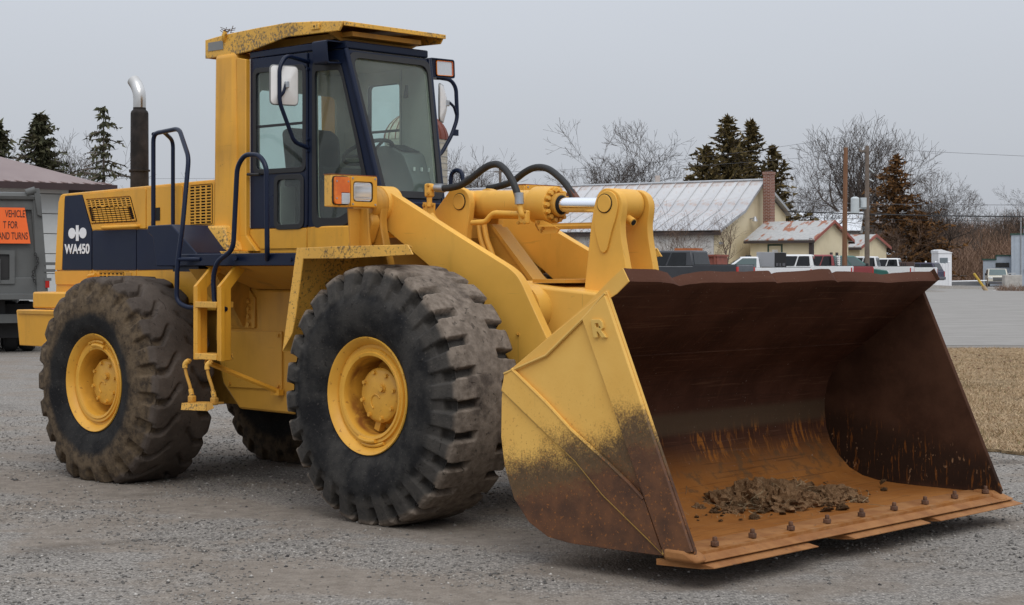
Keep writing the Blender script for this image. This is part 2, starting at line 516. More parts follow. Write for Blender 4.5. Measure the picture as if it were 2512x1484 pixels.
# dead leaves on the lawn
M_LEAF = flat('dead_leaf', (.16, .05, .025), .8, var=.3, scale=20)
n = 60; x = rng.uniform(4.5, 10, n); y = rng.uniform(16.5, 33, n)
V = np.zeros((n, 4, 3)); a = rng.random(n) * 6.28; s = .02 + .03 * rng.random(n)
for k, (dx, dy, dz) in enumerate(((1, 0, 0), (0, .7, .5), (-1, 0, .2), (0, -.7, .5))):
    V[:, k, 0] = x + s * (dx * np.cos(a) - dy * np.sin(a)); V[:, k, 1] = y + s * (dx * np.sin(a) + dy * np.cos(a)); V[:, k, 2] = .05 + s * dz
np_mesh('fallen_leaves', V.reshape(-1, 3), np.arange(4 * n).reshape(-1, 4), M_LEAF, 'stuff', 'few brown fallen leaves scattered on the lawn', 'leaves')

# ---- farther ground sheets
t = NT('worn_asphalt')
a1 = t.noise(.18, 5, dist=.6); a2 = t.noise(2.5, 6, stretch=(.35, 1, 1)); a3 = t.noise(30, 3)
c = t.mix(t.ramp(a2, .3, .7), (.215, .200, .180), (.275, .258, .234))
c = t.mix(t.ramp(a1, .6, .72, 0, .55), c, (.165, .155, .142))
c = t.mix(t.ramp(a3, .3, .7, 0, .3), c, (.32, .31, .30))
M_ASPH = t.done(c, .9, 0, .3)
mb = MB()
def strip(pts, z): return MB().add([(x, y, gz(x, y) + z) for x, y in pts], [tuple(range(len(pts)))])
tag(strip([(4, 38.5), (46, 38), (75, 150), (46, 175), (30, 150), (13, 80)], .006).build('parking_lot', M_ASPH), kind='structure')
M_ROAD = flat('road_asphalt', (.125, .125, .128), .85, var=.12, scale=1.5)
tag(strip([(33, 150), (46, 175), (75, 150), (75, 190), (34, 186)], .012).build('road', M_ROAD), kind='structure')
t = NT('dry_field'); a1 = t.noise(.06, 6, stretch=(.3, 1, 1)); a2 = t.noise(1.2, 5, stretch=(.4, 1, 1))
c = t.mix(t.ramp(a2, .3, .7), (.22, .155, .075), (.40, .30, .16)); c = t.mix(t.ramp(a1, .55, .7, 0, .6), c, (.17, .16, .06))
M_FIELD = t.done(c, .95, 0, .1)
mb = MB().add([(-300, 190, .02), (400, 190, .02), (520, 330, 1.2), (520, 1500, 9), (-400, 1500, 9), (-400, 330, 1.2)], [(0, 1, 2, 5), (5, 2, 3, 4)])
tag(mb.build('field', M_FIELD), kind='structure')
# far wooded ridge
t = NT('far_ridge'); c = t.mix(t.ramp(t.noise(.02, 6), .3, .7), (.12, .13, .165), (.19, .20, .24)); M_RIDGE = t.done(c, 1, 0, 0)  # haze of distance is put into the bluish grey colour
mb = MB(); N = 90
for j in range(4):
    for i in range(N):
        x = -900 + 2300 * i / (N - 1)
        hgt = [0, 22, 40, 30][j] * (.8 + .5 * noise.noise((x * .0022, j * .2, 1))) + (3 * noise.noise((x * .03, j, 5)) if j else 0)
        mb.v.append((x, 1300 + j * 140, 4 + hgt))
mb.f = [(j * N + i, j * N + i + 1, (j + 1) * N + i + 1, (j + 1) * N + i) for j in range(3) for i in range(N - 1)]
tag(mb.build('hills', M_RIDGE, smooth=180), kind='structure')

# ================================================================== BUILDINGS
t = NT('barn_roof_metal')
r1 = t.noise(1.3, 5, stretch=(1, 1, 1), dist=.6); r2 = t.noise(5, 5, .7); r3 = t.noise(.5, 4)
c = t.mix(t.ramp(r3, .3, .7), (.44, .44, .45), (.58, .575, .57))
rf = t.math('ADD', t.math('MULTIPLY', r1, .65), t.math('MULTIPLY', r2, .4))
c = t.mix(t.ramp(rf, .56, .68, 0, .6), c, (.42, .26, .18))
c = t.mix(t.math('MULTIPLY', t.ramp(t.objrand(), .0, 1), .28), c, (.36, .36, .37))
M_BROOF = t.done(c, .6, .25, .4)
t = NT('cream_block')
bx_ = t.n('ShaderNodeTexBrick'); bx_.inputs['Scale'].default_value = 1
bx_.inputs['Brick Width'].default_value = .4; bx_.inputs['Row Height'].default_value = .2; bx_.inputs['Mortar Size'].default_value = .008
c0 = t.mix(t.ramp(t.noise(.7, 6), .3, .7), (.66, .56, .37), (.76, .66, .46))
t.set(bx_.inputs['Color1'], c0); t.set(bx_.inputs['Color2'], c0); t.set(bx_.inputs['Mortar'], (.44, .37, .24))
t.set(bx_.inputs['Vector'], t.tc.outputs['Object'])
c = t.mix(t.ramp(t.noise(2, 5, stretch=(1, 1, .2)), .6, .8, 0, .35), c0, (.42, .34, .22))
M_CREAM = t.done(c, .85, 0, .2)
M_WHITEW = flat('whitewash_wall', (.62, .60, .57), .85, var=.13, scale=1.2)
M_FASCIA = flat('dark_fascia', (.055, .040, .036), .7, var=.2)
M_DARKWIN = flat('dark_window_glass', (.012, .013, .014), .12, var=.3, spec=.6)
t = NT('chimney_brick')
bk = t.n('ShaderNodeTexBrick'); bk.inputs['Scale'].default_value = 1
bk.inputs['Brick Width'].default_value = .215; bk.inputs['Row Height'].default_value = .078; bk.inputs['Mortar Size'].default_value = .012; bk.inputs['Bias'].default_value = -.1
t.set(bk.inputs['Color1'], (.19, .055, .032)); t.set(bk.inputs['Color2'], (.27, .095, .055)); t.set(bk.inputs['Mortar'], (.36, .31, .27))
sp = t.sep(); cb = t.n('ShaderNodeCombineXYZ'); t.set(cb.inputs[0], t.math('ADD', sp[0], sp[1])); t.set(cb.inputs[1], sp[2]); t.set(bk.inputs['Vector'], cb.outputs[0])
M_BRICK = t.done(bk.outputs[0], .9, 0, .2)
M_GUTTER = flat('galvanised', (.45, .46, .47), .45, .5, var=.1)

# barn: local x = along the gable (right-back), local y = along the ridge (left-back)
e2 = Vector((.56, .83, 0)).normalized()
barn = empty('barn', (13.31, 110.5, .2), math.atan2(e2.y, e2.x))
barn.scale = (1.3,) * 3
tag(barn, 'long barn with curved rusty grey metal roof and cream gable end', 'barn')
BL = 24.0
prof = [(-.35, 3.08), (.98, 3.62), (2.36, 4.12), (3.5, 4.95), (4.64, 5.72), (6.25, 4.95), (8.15, 4.02)]
wall = [(0, -.3), (7.86, -.3), (7.86, 4.05), (6.25, 4.85), (4.64, 5.6), (3.5, 4.83), (2.36, 4.0), (.98, 3.5), (.05, 3.1)]
MB().ext([(p[0], 0, p[1]) for p in wall], (0, .25, 0)).build('gable_wall', M_CREAM, barn)
MB().bb(0, .25, .26, BL, -.3, 3.0).build('front_wall', M_WHITEW, barn)
MB().bb(7.6, 7.86, .26, BL, -.3, 3.95).build('rear_wall', M_WHITEW, barn)
def up(p, q, d):
    v = Vector((q[0] - p[0], q[1] - p[1])).normalized(); return Vector((-v.y, v.x)) * d
def panel_mesh(profile, w):
    m = MB(); top = []; bot = []
    for i, p in enumerate(profile):
        nrm = up(profile[max(0, i - 1)], profile[min(len(profile) - 1, i + 1)], 1)
        top.append((p[0] + nrm.x * .03, p[1] + nrm.y * .03)); bot.append(p)
    m.ext([(a, 0, b) for a, b in top + bot[::-1]], (0, w - .035, 0))
    tr = [(a + up(profile[max(0, i - 1)], profile[min(len(profile) - 1, i + 1)], .075).x, b + up(profile[max(0, i - 1)], profile[min(len(profile) - 1, i + 1)], .075).y) for i, (a, b) in enumerate(profile)]
    m.ext([(a, w - .035, b) for a, b in tr + bot[::-1]], (0, .03, 0))
    return m
pw = .74; first = None
for side, pr in (('f', prof[:5]), ('r', prof[4:])):
    base = None
    for k in range(int(BL / pw)):
        if base is None:
            base = panel_mesh(pr, pw).build('roof_panel', M_BROOF, barn, loc=(0, -.3, 0))
        else:
            o = base.copy(); COL.objects.link(o); o.parent = barn; o.location = (0, -.3 + k * pw, random.uniform(-.008, .008))
MB().tube([(4.64, -.32, 5.80), (4.64, BL, 5.80)], .06, 8).build('ridge_cap', M_GUTTER, barn)
MB().bb(-.28, -.05, -.2, BL, 2.86, 3.04).build('gutter', M_FASCIA, barn)
m = MB()
for i in range(len(prof) - 1):
    p, q = prof[i], prof[i + 1]
    m.ext([(p[0], -.33, p[1] - .10), (q[0], -.33, q[1] - .10), (q[0], -.33, q[1] + .05), (p[0], -.33, p[1] + .05)], (0, .025, 0))
m.build('rake_trim', M_GUTTER, barn)
MB().bb(.06, .3, -.12, -.02, 2.4, 2.52).build('downspout_elbow', M_GUTTER, barn)
m = MB(); m.cyl((3.55, 0, 3.75), (3.55, -.28, 3.80), .03, n=8); m.cyl((3.55, -.28, 3.86), (3.55, -.28, 3.62), .06, .15, n=14)
m.build('gable_lamp', M_GUTTER, barn)
m = MB(); m.cyl((4.5, -.1, 2.62), (5.3, -.9, 2.68), .07, n=12); m.cyl((5.3, -.9, 2.60), (5.3, -.9, 2.80), .10, n=12)
m.build('flue_pipe', M_GUTTER, barn)
MB().cyl((3.2, -.06, -.2), (3.2, -.06, 1.25), .035, n=8).build('conduit', M_WHITEW, barn)
# vine stems on the wall
chim = empty('chimney', (17.26, 115.0, .2), math.atan2(e2.y, e2.x))
chim.scale = (1.3,) * 3
tag(chim, 'tall square red brick chimney standing against the cream gable', 'chimney')
m = MB(); m.bb(-.24, .24, -.22, .22, -.2, 6.05); m.build('stack', M_BRICK, chim)
MB().bb(-.27, .27, -.25, .25, 6.05, 6.19).build('cap_course', M_BRICK, chim)
MB().bb(-.16, .16, -.14, .14, 6.19, 6.25).build('flue', M_FASCIA, chim)

# annex in front of the gable
t = NT('rusty_roof'); q1 = t.noise(1.1, 4, stretch=(1.6, .5, 1)); q2 = t.noise(6, 5, .7)
c = t.mix(t.ramp(q2, .3, .7), (.36, .36, .35), (.47, .46, .44)); c = t.mix(t.ramp(q1, .52, .58, 0, .9), c, (.30, .095, .035))
M_RUSTROOF = t.done(c, .65, .2, .4)
M_REDTRIM = flat('red_trim', (.30, .085, .06), .6, var=.15)
def gable_house(name, label, A, B, depth, zb, ze, zr, roofm, wallm, trimm, ov=.3, cat='building'):
    """A-B is the front eave wall, depth goes back; ridge parallel to A-B"""
    A = Vector(A); B = Vector(B); e = (B - A); L = e.length
    rt = empty(name, (A.x, A.y, 0), math.atan2(e.y, e.x)); tag(rt, label, cat)
    MB().ext([(0, 0, zb), (0, depth, zb), (0, depth, ze), (0, depth / 2, zr), (0, 0, ze)], (L, 0, 0)).build('wall', wallm, rt)
    for s in (0, 1):
        y0 = -ov if s == 0 else depth + ov; k = (zr - ze) / (depth / 2)
        m = MB(); a = (-ov, y0, ze - k * ov + .03); b = (-ov, depth / 2, zr + .03)
        m.ext([a, b, (b[0], b[1], b[2] + .06), (a[0], a[1], a[2] + .06)], (L + 2 * ov, 0, 0)); m.build('roof', roofm, rt)
    for yy in (-ov - .02, depth + ov + .02):
        k = (zr - ze) / (depth / 2)
        MB().bb(-ov, L + ov, yy - .05, yy + .05, ze - k * ov - .14, ze - k * ov + .02).build('fascia', M_FASCIA, rt)
    for s in (0, 1):
        m = MB(); y0, y1 = (-ov, depth / 2) if s == 0 else (depth + ov, depth / 2); k = (zr - ze) / (depth / 2)
        m.ext([(L + ov, y0, ze - k * ov - .08), (L + ov, y1, zr - .08), (L + ov, y1, zr + .12), (L + ov, y0, ze - k * ov + .12)], (.03, 0, 0)); m.build('rake_trim', trimm, rt)
    return rt, L
ann, L = gable_house('annex', 'low cream annex with rust-streaked tin roof below the brick chimney', (15.6, 112.06), (19.18, 109.2), 4.81, 0, 3.67, 4.79, M_RUSTROOF, M_CREAM, M_REDTRIM)
for (a, b) in ((1.3, 2.4),):
    f = MB().panel(lambda x, z: (x, -.04, z), rect(a, b, 2.50, 3.33), [rect(a + .10, b - .10, 2.60, 3.23)], (0, .08, 0)).build('window', flat('green_frame', (.03, .07, .045), .6), ann)
    MB().bb(a + .10, b - .10, .005, .012, 2.60, 3.23).build('pane', M_DARKWIN, f)
    MB().box((a + .66, -.16, 2.78), (.40, .03, .40), Matrix.Rotation(R(25), 3, 'X')).build('open_sash', flat('white_sash', (.75, .75, .74), .4), f)
MB().bb(L - .16, L + .08, -.21, .03, .3, 3.7).build('corner_post', M_FASCIA, ann)
for y0 in (1.37, 2.28, 3.05):
    f = MB().bb(L + .004, L + .04, y0, y0 + .31, 1.5, 2.8 if y0 > 1.5 else 2.4).build('window', M_FASCIA, ann)
    MB().bb(L + .04, L + .046, y0 + .06, y0 + .25, 1.57, 2.7 if y0 > 1.5 else 2.33).build('pane', M_DARKWIN, f)
gable_house('lean_to', 'small cream wing with red edged roof right of the annex', (22.36, 117.5), (23.66, 116.5), 4.16, 0, 3.25, 4.03, M_RUSTROOF, M_CREAM, M_REDTRIM, .25)
gable_house('shed_roof_building', 'distant white metal roof showing right of the chimney', (25.5, 166), (33.1, 164), 10, 0, 5.46, 7.28, flat('white_tin', (.72, .74, .76), .45, .2, var=.05), M_WHITEW, M_WHITEW)
gable_house('blue_shed', 'low shed with white snow-bright roof behind the brown juniper', (36.0, 178), (41.0, 177), 8, 0, 2.34, 4.2, flat('pale_tin', (.60, .64, .66), .45, .2, var=.1), flat('blue_siding', (.09, .14, .19), .7), M_WHITEW)

# garage on the left
M_MAROON = flat('maroon_siding', (.045, .024, .024), .6, var=.15)
t = NT('maroon_roof'); c = t.mix(t.ramp(t.noise(.8, 5), .3, .7), (.20, .135, .125), (.245, .175, .16)); M_MROOF = t.done(c, .5, .1, .5)
M_DOORW = flat('white_door', (.55, .56, .55), .55, var=.06, scale=1)
gar = empty('garage', (-11.1, 46, 0), math.atan2(.653, .757))
tag(gar, 'garage with maroon metal roof and white sectional door behind dump truck', 'garage')
# local: x runs left-front along the eave wall (towards the camera's left), y goes to the back
MB().bb(.45, 14, .3, 12, -.2, 3.95).build('wall', M_MAROON, gar, flipx=True)
MB().panel(lambda x, z: (x, .18, z), rect(.45, 9, 0, 3.95), [rect(.95, 5.2, .0, 3.72)], (0, .12, 0)).build('front_siding', M_MAROON, gar, flipx=True)
m = MB()
for x0, x1, z0, z1 in ((.83, .95, 0, 3.84), (5.2, 5.32, 0, 3.84), (.95, 5.2, 3.72, 3.84)): m.bb(x0, x1, .10, .20, z0, z1)
m.build('door_trim', flat('white_trim', (.66, .66, .65), .5), gar, flipx=True)
base = None
for k in range(7):
    if base is None: base = MB().bb(.96, 5.19, .20, .25, .01, .525).build('door_panel', M_DOORW, gar, flipx=True, bevel=.012)
    else:
        o = base.copy(); COL.objects.link(o); o.parent = gar; o.location = (0, 0, k * .5305)
f = MB().bb(1.55, 2.05, .17, .20, 1.72, 2.06).build('door_window', M_WHITEW, gar, flipx=True); MB().bb(1.6, 2.0, .155, .17, 1.77, 2.01).build('pane', M_DARKWIN, f, flipx=True)
m = MB(); E0 = (-.25, -.35, 3.98)
m.loft([(-.25, -.35, 3.93), (14.5, -.35, 3.93), (14.5, 12.5, 3.93), (-.25, 12.5, 3.93)], [(5.9, 6.0, 6.25), (8.5, 6.0, 6.25), (8.5, 6.2, 6.25), (5.9, 6.2, 6.25)])
m.build('roof', M_MROOF, gar, flipx=True)
m = MB(); m.bb(-.30, 14.5, -.45, -.33, 3.80, 3.97); m.bb(-.32, -.22, -.44, 12.5, 3.80, 3.97); m.build('eave_trim', M_MAROON, gar, flipx=True)
base = None
for k in range(46):
    b_ = k * .32 - .2
    if base is None: base = MB().tube([(-.2, -.36, 3.98), (-.2 + .12, .2, 4.06)], .018, 6).build('roof_rib', M_MROOF, gar, flipx=True)
    else:
        o = base.copy(); COL.objects.link(o); o.parent = gar; o.location = (-k * .32, 0, 0)

# grey-blue metal building on the far right
M_BLUEM = flat('pale_blue_metal', (.42, .47, .53), .5, .1, var=.06)
M_GTRIM = flat('green_trim', (.025, .07, .05), .5)
bb_ = empty('metal_building', (49.0, 168, 0), R(-16)); tag(bb_, 'pale blue metal building with green edged stepped parapet at far right', 'building')
MB().bb(0, 40, 0, 5, -.2, 5.1).build('wall', M_BLUEM, bb_)
MB().bb(1.2, 40, .2, 5, 5.1, 5.8).build('parapet', M_BLUEM, bb_)
MB().bb(-.1, 1.2, -.1, 5, 5.08, 5.22).build('parapet_trim', M_GTRIM, bb_)
MB().bb(1.1, 40, -.08, 5, 5.8, 5.94).build('parapet_trim', M_GTRIM, bb_)
MB().bb(-2.7, -.01, 2, 5, -.2, 2.6).build('side_wing', M_BLUEM, bb_)
m = MB(); m.bb(-2.8, -1.5, 1.9, 10, 2.6, 2.75); m.bb(-1.5, -.01, 1.9, 10, 3.0, 3.14); m.bb(-1.52, -1.4, 1.9, 10, 2.62, 3.1); m.build('wing_trim', M_GTRIM, bb_)
MB().bb(-1.45, -.01, 2, 10, 2.6, 3.0).build('wing_step', M_BLUEM, bb_)
MB().bb(-1.5, -.2, 1.93, 1.99, 1.9, 2.35).build('window', M_DARKWIN, bb_)
base = None
for k in range(16):
    if base is None: base = MB().bb(.3, .36, -.035, 0, 0, 5.05).build('wall_rib', M_BLUEM, bb_)
    else:
        o = base.copy(); COL.objects.link(o); o.parent = bb_; o.location = (k * .45, 0, 0)
MB().tube([(.9, -.08, 0), (.9, -.08, 6.8)], .05, 8).build('conduit', M_GUTTER, bb_)
MB().bb(1.9, 2.6, -.25, -.01, 1.9, 2.7).build('meter_box', M_GUTTER, bb_, bevel=.05)
MB().bb(1.2, 1.5, -.2, -.01, 1.4, 1.8).build('meter_box', M_GUTTER, bb_, bevel=.05)
m = MB(); m.cyl((1.8, .8, 5.9), (1.8, .8, 6.2), .09, n=10); m.cyl((1.8, .8, 6.2), (1.8, .8, 6.4), .22, .05, n=12); m.build('roof_vent', M_WHITEW, bb_)

# white vinyl fence + little shed
M_VINYL = flat('white_vinyl', (.80, .81, .83), .4, var=.03)
fe = empty('vinyl_fence', (35.3, 146, .2), R(3)); tag(fe, 'white vinyl board fence with pointed posts left of the field', 'fence')
base = None
for k in range(7):
    if base is None: base = MB().ext([(0, 0, 0), (.27, 0, 0), (.27, 0, 2.0), (0, 0, 2.06)], (0, .03, 0)).build('board', M_VINYL, fe)
    else:
        o = base.copy(); COL.objects.link(o); o.parent = fe; o.location = (k * .285, 0, -.02 * (k % 2))
for k in (0, 3, 7):
    m = MB(); m.bb(k * .285 - .07, k * .285 + .05, -.06, .08, -.2, 2.12); m.loft([(k * .285 - .09, -.08, 2.12), (k * .285 + .07, -.08, 2.12), (k * .285 + .07, .1, 2.12), (k * .285 - .09, .1, 2.12)], [(k * .285 - .02, 0, 2.22), (k * .285, 0, 2.22), (k * .285, .01, 2.22), (k * .285 - .02, .01, 2.22)]); m.build('post', M_VINYL, fe)
sh = empty('garden_shed', (37.0, 148.5, 0), R(2)); tag(sh, 'narrow white shed with grey shutter behind the vinyl fence', 'shed')
MB().bb(0, 1.15, 0, 2.2, 0, 3.1).build('wall', M_VINYL, sh)
MB().bb(.10, .80, -.02, 0, 1.6, 2.7).build('shutter', flat('grey_shutter', (.16, .19, .21), .6), sh)
m = MB(); m.ext([(-.04, -.06, 3.1), (1.19, -.06, 3.1), (1.19, -.06, 3.16), (.25, -.06, 3.42), (-.04, -.06, 3.34)], (0, 2.3, 0)); m.build('roof', M_VINYL, sh)

# silo behind the cab
t = NT('silo_stave'); b_ = t.n('ShaderNodeTexBrick'); b_.inputs['Scale'].default_value = 1; b_.inputs['Brick Width'].default_value = .5; b_.inputs['Row Height'].default_value = .75; b_.inputs['Mortar Size'].default_value = .02
sp = t.sep(); ang = t.math('ARCTAN2', sp[1], sp[0]); cb = t.n('ShaderNodeCombineXYZ'); t.set(cb.inputs[0], t.math('MULTIPLY', ang, 2.7)); t.set(cb.inputs[1], sp[2]); t.set(b_.inputs['Vector'], cb.outputs[0])
c0 = t.mix(t.ramp(t.noise(.5, 6), .3, .7), (.42, .38, .30), (.55, .50, .41)); t.set(b_.inputs['Color1'], c0); t.set(b_.inputs['Color2'], sc((.5, .45, .36), .92)); t.set(b_.inputs['Mortar'], (.30, .27, .22))
M_STAVE = t.done(b_.outputs[0], .9, 0, .2)
t = NT('silo_dome'); sp = t.sep(); k1 = t.noise(.6, 5, dist=.4)
fx = t.math('ADD', sp[0], t.math('MULTIPLY', k1, 2.4)); c = t.mix(t.ramp(t.noise(1.8, 5, stretch=(1, 1, .3)), .45, .62, 0, .6), (.62, .58, .47), (.30, .17, .10))
c = t.mix(t.ramp(fx, 1.9, 2.8), c, (.19, .055, .035)); M_DOME = t.done(c, .55, .3, .4)
si = empty('silo', (-8.4, 150, 0)); tag(si, 'concrete stave silo with rusty ribbed metal dome seen through the cab', 'silo')
MB().cyl((0, 0, -.3), (0, 0, 13.0), 2.75, n=40).build('wall', M_STAVE, si)
mm = [(2.82 * math.cos(a), 13.0 + 2.45 * math.sin(a)) for a in np.linspace(0, PI / 2 - .03, 9)] + [(0, 15.46)]
MB().lathe(mm, (0, 0, 0), (0, 0, 1), 40).build('dome', M_DOME, si)
m = MB()
base = None
for k in range(20):
    if base is None: base = MB().tube([((r_ + .02), 0, z_) for r_, z_ in mm[:-1]], .045, 5).build('dome_rib', M_DOME, si)
    else:
        o = base.copy(); COL.objects.link(o); o.parent = si; o.rotation_euler = (0, 0, k * PI / 10)
base = None
for k in range(22):
    if base is None: base = MB().lathe([(2.76, -.015), (2.79, -.015), (2.79, .015), (2.76, .015)], (0, 0, 0), (0, 0, 1), 40, True).build('hoop', M_GUTTER, si, loc=(0, 0, .5))
    else:
        o = base.copy(); COL.objects.link(o); o.parent = si; o.location = (0, 0, .5 + k * .58)

# ================================================================== TREES
t = NT('bare_bark'); c = t.mix(t.ramp(t.noise(4, 5), .3, .7), (.075, .06, .05), (.17, .145, .125)); c = t.mix(t.math('MULTIPLY', t.objrand(), .4), c, (.14, .10, .085)); M_BARK = t.done(c, .95, 0, .1)
t = NT('twigs'); c = t.mix(t.island(), (.045, .037, .032), (.115, .092, .078)); M_TWIG = t.done(c, .95, 0, .1)
t = NT('twigs_reddish'); c = t.mix(t.island(), (.075, .048, .036), (.16, .108, .078)); M_TWIG2 = t.done(c, .95, 0, .1)
t = NT('spruce_needles'); c = t.mix(t.island(), (.026, .030, .016), (.105, .103, .056)); c = t.mix(t.ramp(t.noise(1.2, 3), .5, .7, 0, .6), c, (.075, .055, .028)); M_SPRUCE = t.done(c, .85, 0, .15)
t = NT('juniper_needles'); c = t.mix(t.island(), (.045, .036, .014), (.155, .112, .044)); M_JUNI = t.done(c, .85, 0, .15)
t = NT('juniper_brown'); c = t.mix(t.island(), (.065, .032, .012), (.20, .098, .034)); M_JUNIB = t.done(c, .85, 0, .15)

def bare_mesh(seed, H, spread=.5, limbs=4, levels=5, trunk=.28, lean=0, rmul=1.0, upw=.10):
    rd = random.Random(seed); tr = MB(); cr = MB()
    def seg(mb, pts, rs, n): mb.tube(pts, rs, n, cap=False)
    def branch(p, d, L, r, lev):
        k = 3 if lev < 4 else 2
        pts = [p]; rs = [r]; dd = d.copy()
        for i in range(k):
            dd = (dd + Vector((rd.gauss(0, .16), rd.gauss(0, .16), rd.gauss(0, .11) + upw))).normalized()
            pts.append(pts[-1] + dd * (L / k)); rs.append(r * (1 - .45 * (i + 1) / k))
        rs = [max(x, .0075) for x in rs]
        seg(tr if lev <= 1 else cr, pts, rs, 6 if lev <= 1 else (4 if lev <= 2 else 3))
        if lev >= levels: return
        kids = rd.choice((2, 3, 3)) if lev < 3 else rd.choice((2, 2, 3))
        for c in range(kids):
            ax = Vector((rd.gauss(0, 1), rd.gauss(0, 1), rd.gauss(0, 1))).cross(dd)
            if ax.length < 1e-3: continue
            nd = Matrix.Rotation(R(rd.uniform(16, 46)), 3, ax.normalized()) @ dd
            branch(pts[-1], nd, L * rd.uniform(.60, .86), rs[-1] * rd.uniform(.62, .85), lev + 1)
        for q in range(1, k):
            if rd.random() < .85:
                ax = Vector((rd.gauss(0, 1), rd.gauss(0, 1), rd.gauss(0, 1))).cross(dd)
                if ax.length < 1e-3: continue
                nd = Matrix.Rotation(R(rd.uniform(30, 62)), 3, ax.normalized()) @ dd
                branch(pts[q], nd, L * rd.uniform(.4, .66), rs[q] * .5, lev + 1 + (lev > 2))
    r0 = H * .018 * rmul
    base = [Vector((0, 0, -.3)), Vector((lean * .3, 0, H * trunk * .5)), Vector((lean, 0, H * trunk))]
    tr.tube(base, [r0 * 1.25, r0, r0 * .9], 8)
    for i in range(limbs):
        a = 2 * PI * (i + rd.uniform(-.3, .3)) / limbs; s_ = spread * rd.uniform(.45, 1.1)
        d = Vector((math.cos(a) * s_, math.sin(a) * s_, 1)).normalized()
        branch(base[-1] - Vector((0, 0, rd.uniform(0, .25) * H * trunk)), d, H * rd.uniform(.20, .27), r0 * rd.uniform(.5, .8), 1)
    zmax = max(v[2] for v in cr.v); k = H / zmax
    for m in (tr, cr): m.v = [(x * k, y * k, z * k if z > 0 else z) for x, y, z in m.v]
    return tr, cr
BARE = {}
def bare_tree(key, label, x, y, H, rz=0, group=None, name='bare_tree', twig=None, **kw):
    """prototype per key; repeats share mesh data"""
    root = empty(name, (x, y, gz(x, y)), rz); tag(root, label, 'tree', group)
    if key not in BARE:
        tr, cr = bare_mesh(H=10, **kw)
        a = tr.build('trunk', M_BARK, clean=False); b = cr.build('crown', twig or M_TWIG, clean=False)
        BARE[key] = (a.data, b.data); bpy.data.objects.remove(a); bpy.data.objects.remove(b)
    for nm, me, mt in zip(('trunk', 'crown'), BARE[key], (M_BARK, twig or M_TWIG)):
        o = bpy.data.objects.new(nm, me); COL.objects.link(o); o.parent = root; o.scale = (H / 10,) * 3
        if nm == 'crown' and twig is not None: o.material_slots[0].link = 'OBJECT'; o.material_slots[0].material = twig
    return root

def conifer(name, label, x, y, H, spread, mat, seed, z0=.06, whorls=34, per=7, droop=.35, size=.30, dense=14, power=.8, tilt=.0, group=None, gap=0., stems=1):
    rd = random.Random(seed); root = empty(name, (x, y, gz(x, y))); tag(root, label, 'tree', group)
    tr = MB(); tr.tube([(0, 0, -.3), (0, 0, H * .5), (tilt * H, 0, H * .985)], [H * .016, H * .010, .02], 7)
    Vs = []
    def leaf(p, d, s):
        a = Vector((rd.gauss(0, 1), rd.gauss(0, 1), rd.gauss(0, .6))).normalized()
        d = (d + a * .55).normalized(); sd_ = d.cross(Vector((rd.gauss(0, 1), rd.gauss(0, 1), rd.gauss(0, 1)))).normalized() * s * .30
        Vs.append((p - sd_, p + sd_, p + d * s))
    for i in range(whorls):
        f = i / (whorls - 1); z = H * (z0 + (1 - z0) * f ** .92)
        Lm = spread * (1 - f) ** power + .12
        for k in range(per):
            if rd.random() < gap: continue
            a = rd.uniform(0, 2 * PI); L = Lm * rd.choice((rd.uniform(.35, .8), rd.uniform(.6, 1.0), rd.uniform(.9, 1.3)))
            cx = tilt * H * max(0, (z / H - .5) * 2)
            p = Vector((cx, 0, z)); d = Vector((math.cos(a), math.sin(a), .12 + rd.gauss(0, .12)))
            n = max(3, int(L / .28)); pts = [p.copy()]
            for j in range(n):
                d.z -= droop * .55 / n * (1.6 if j < n * .6 else -.6)
                p = p + d.normalized() * (L / n); pts.append(p.copy())
            tr.tube(pts[::max(1, n // 3)], [.022 + .01 * L] * len(pts[::max(1, n // 3)]), 3, cap=False)
            for j in range(1, len(pts)):
                for q in range(max(2, int(dense * .28 * (1.2 - .5 * j / len(pts))))):
                    pp = pts[j].lerp(pts[j - 1], rd.random()) + Vector((rd.gauss(0, .09), rd.gauss(0, .09), rd.gauss(0, .05)))
                    dd = Vector((d.x * .6 + rd.gauss(0, .5), d.y * .6 + rd.gauss(0, .5), -droop + rd.gauss(0, .35)))
                    leaf(pp, dd.normalized(), size * rd.uniform(.5, 1.2))
    for q in range(26): leaf(Vector((tilt * H, 0, H * (.95 + .05 * rd.random()))), Vector((0, 0, 1)), size * .7)
    tr.build('trunk', M_BARK, root, clean=False)
    V = np.array([[tuple(p) for p in tri] for tri in Vs]).reshape(-1, 3)
    np_mesh('crown', V, np.arange(len(V)).reshape(-1, 3), mat, None, parent=root)
    return root

conifer('spruce', 'dense dark spruce left of the exhaust, above the garage roof', -.2755 * 95, 95, 10.2, 3.2, M_SPRUCE, 3, whorls=40, per=10, droop=.25, size=.36, dense=18, power=.66, gap=.12, group='conifers on the left')
conifer('spruce', 'thin drooping spruce with open branches directly left of the exhaust pipe', -.2385 * 86, 86, 9.75, 3.6, M_SPRUCE, 8, whorls=24, per=6, droop=.60, size=.30, dense=14, power=.8, gap=.22, group='conifers on the left')
conifer('spruce', 'spruce cut off by the left edge of the picture', -.3015 * 96, 96, 9.9, 3.0, M_SPRUCE, 12, whorls=34, per=9, droop=.3, size=.45, dense=13, power=.7, group='conifers on the left')
JG = 'junipers behind the barn'
conifer('juniper', 'broad dark juniper forming the left shoulder of the juniper group', .1135 * 134, 134, 10.6, 3.6, M_JUNI, 27, whorls=32, per=9, droop=-.25, size=.48, dense=12, power=.55, gap=.3, group=JG)
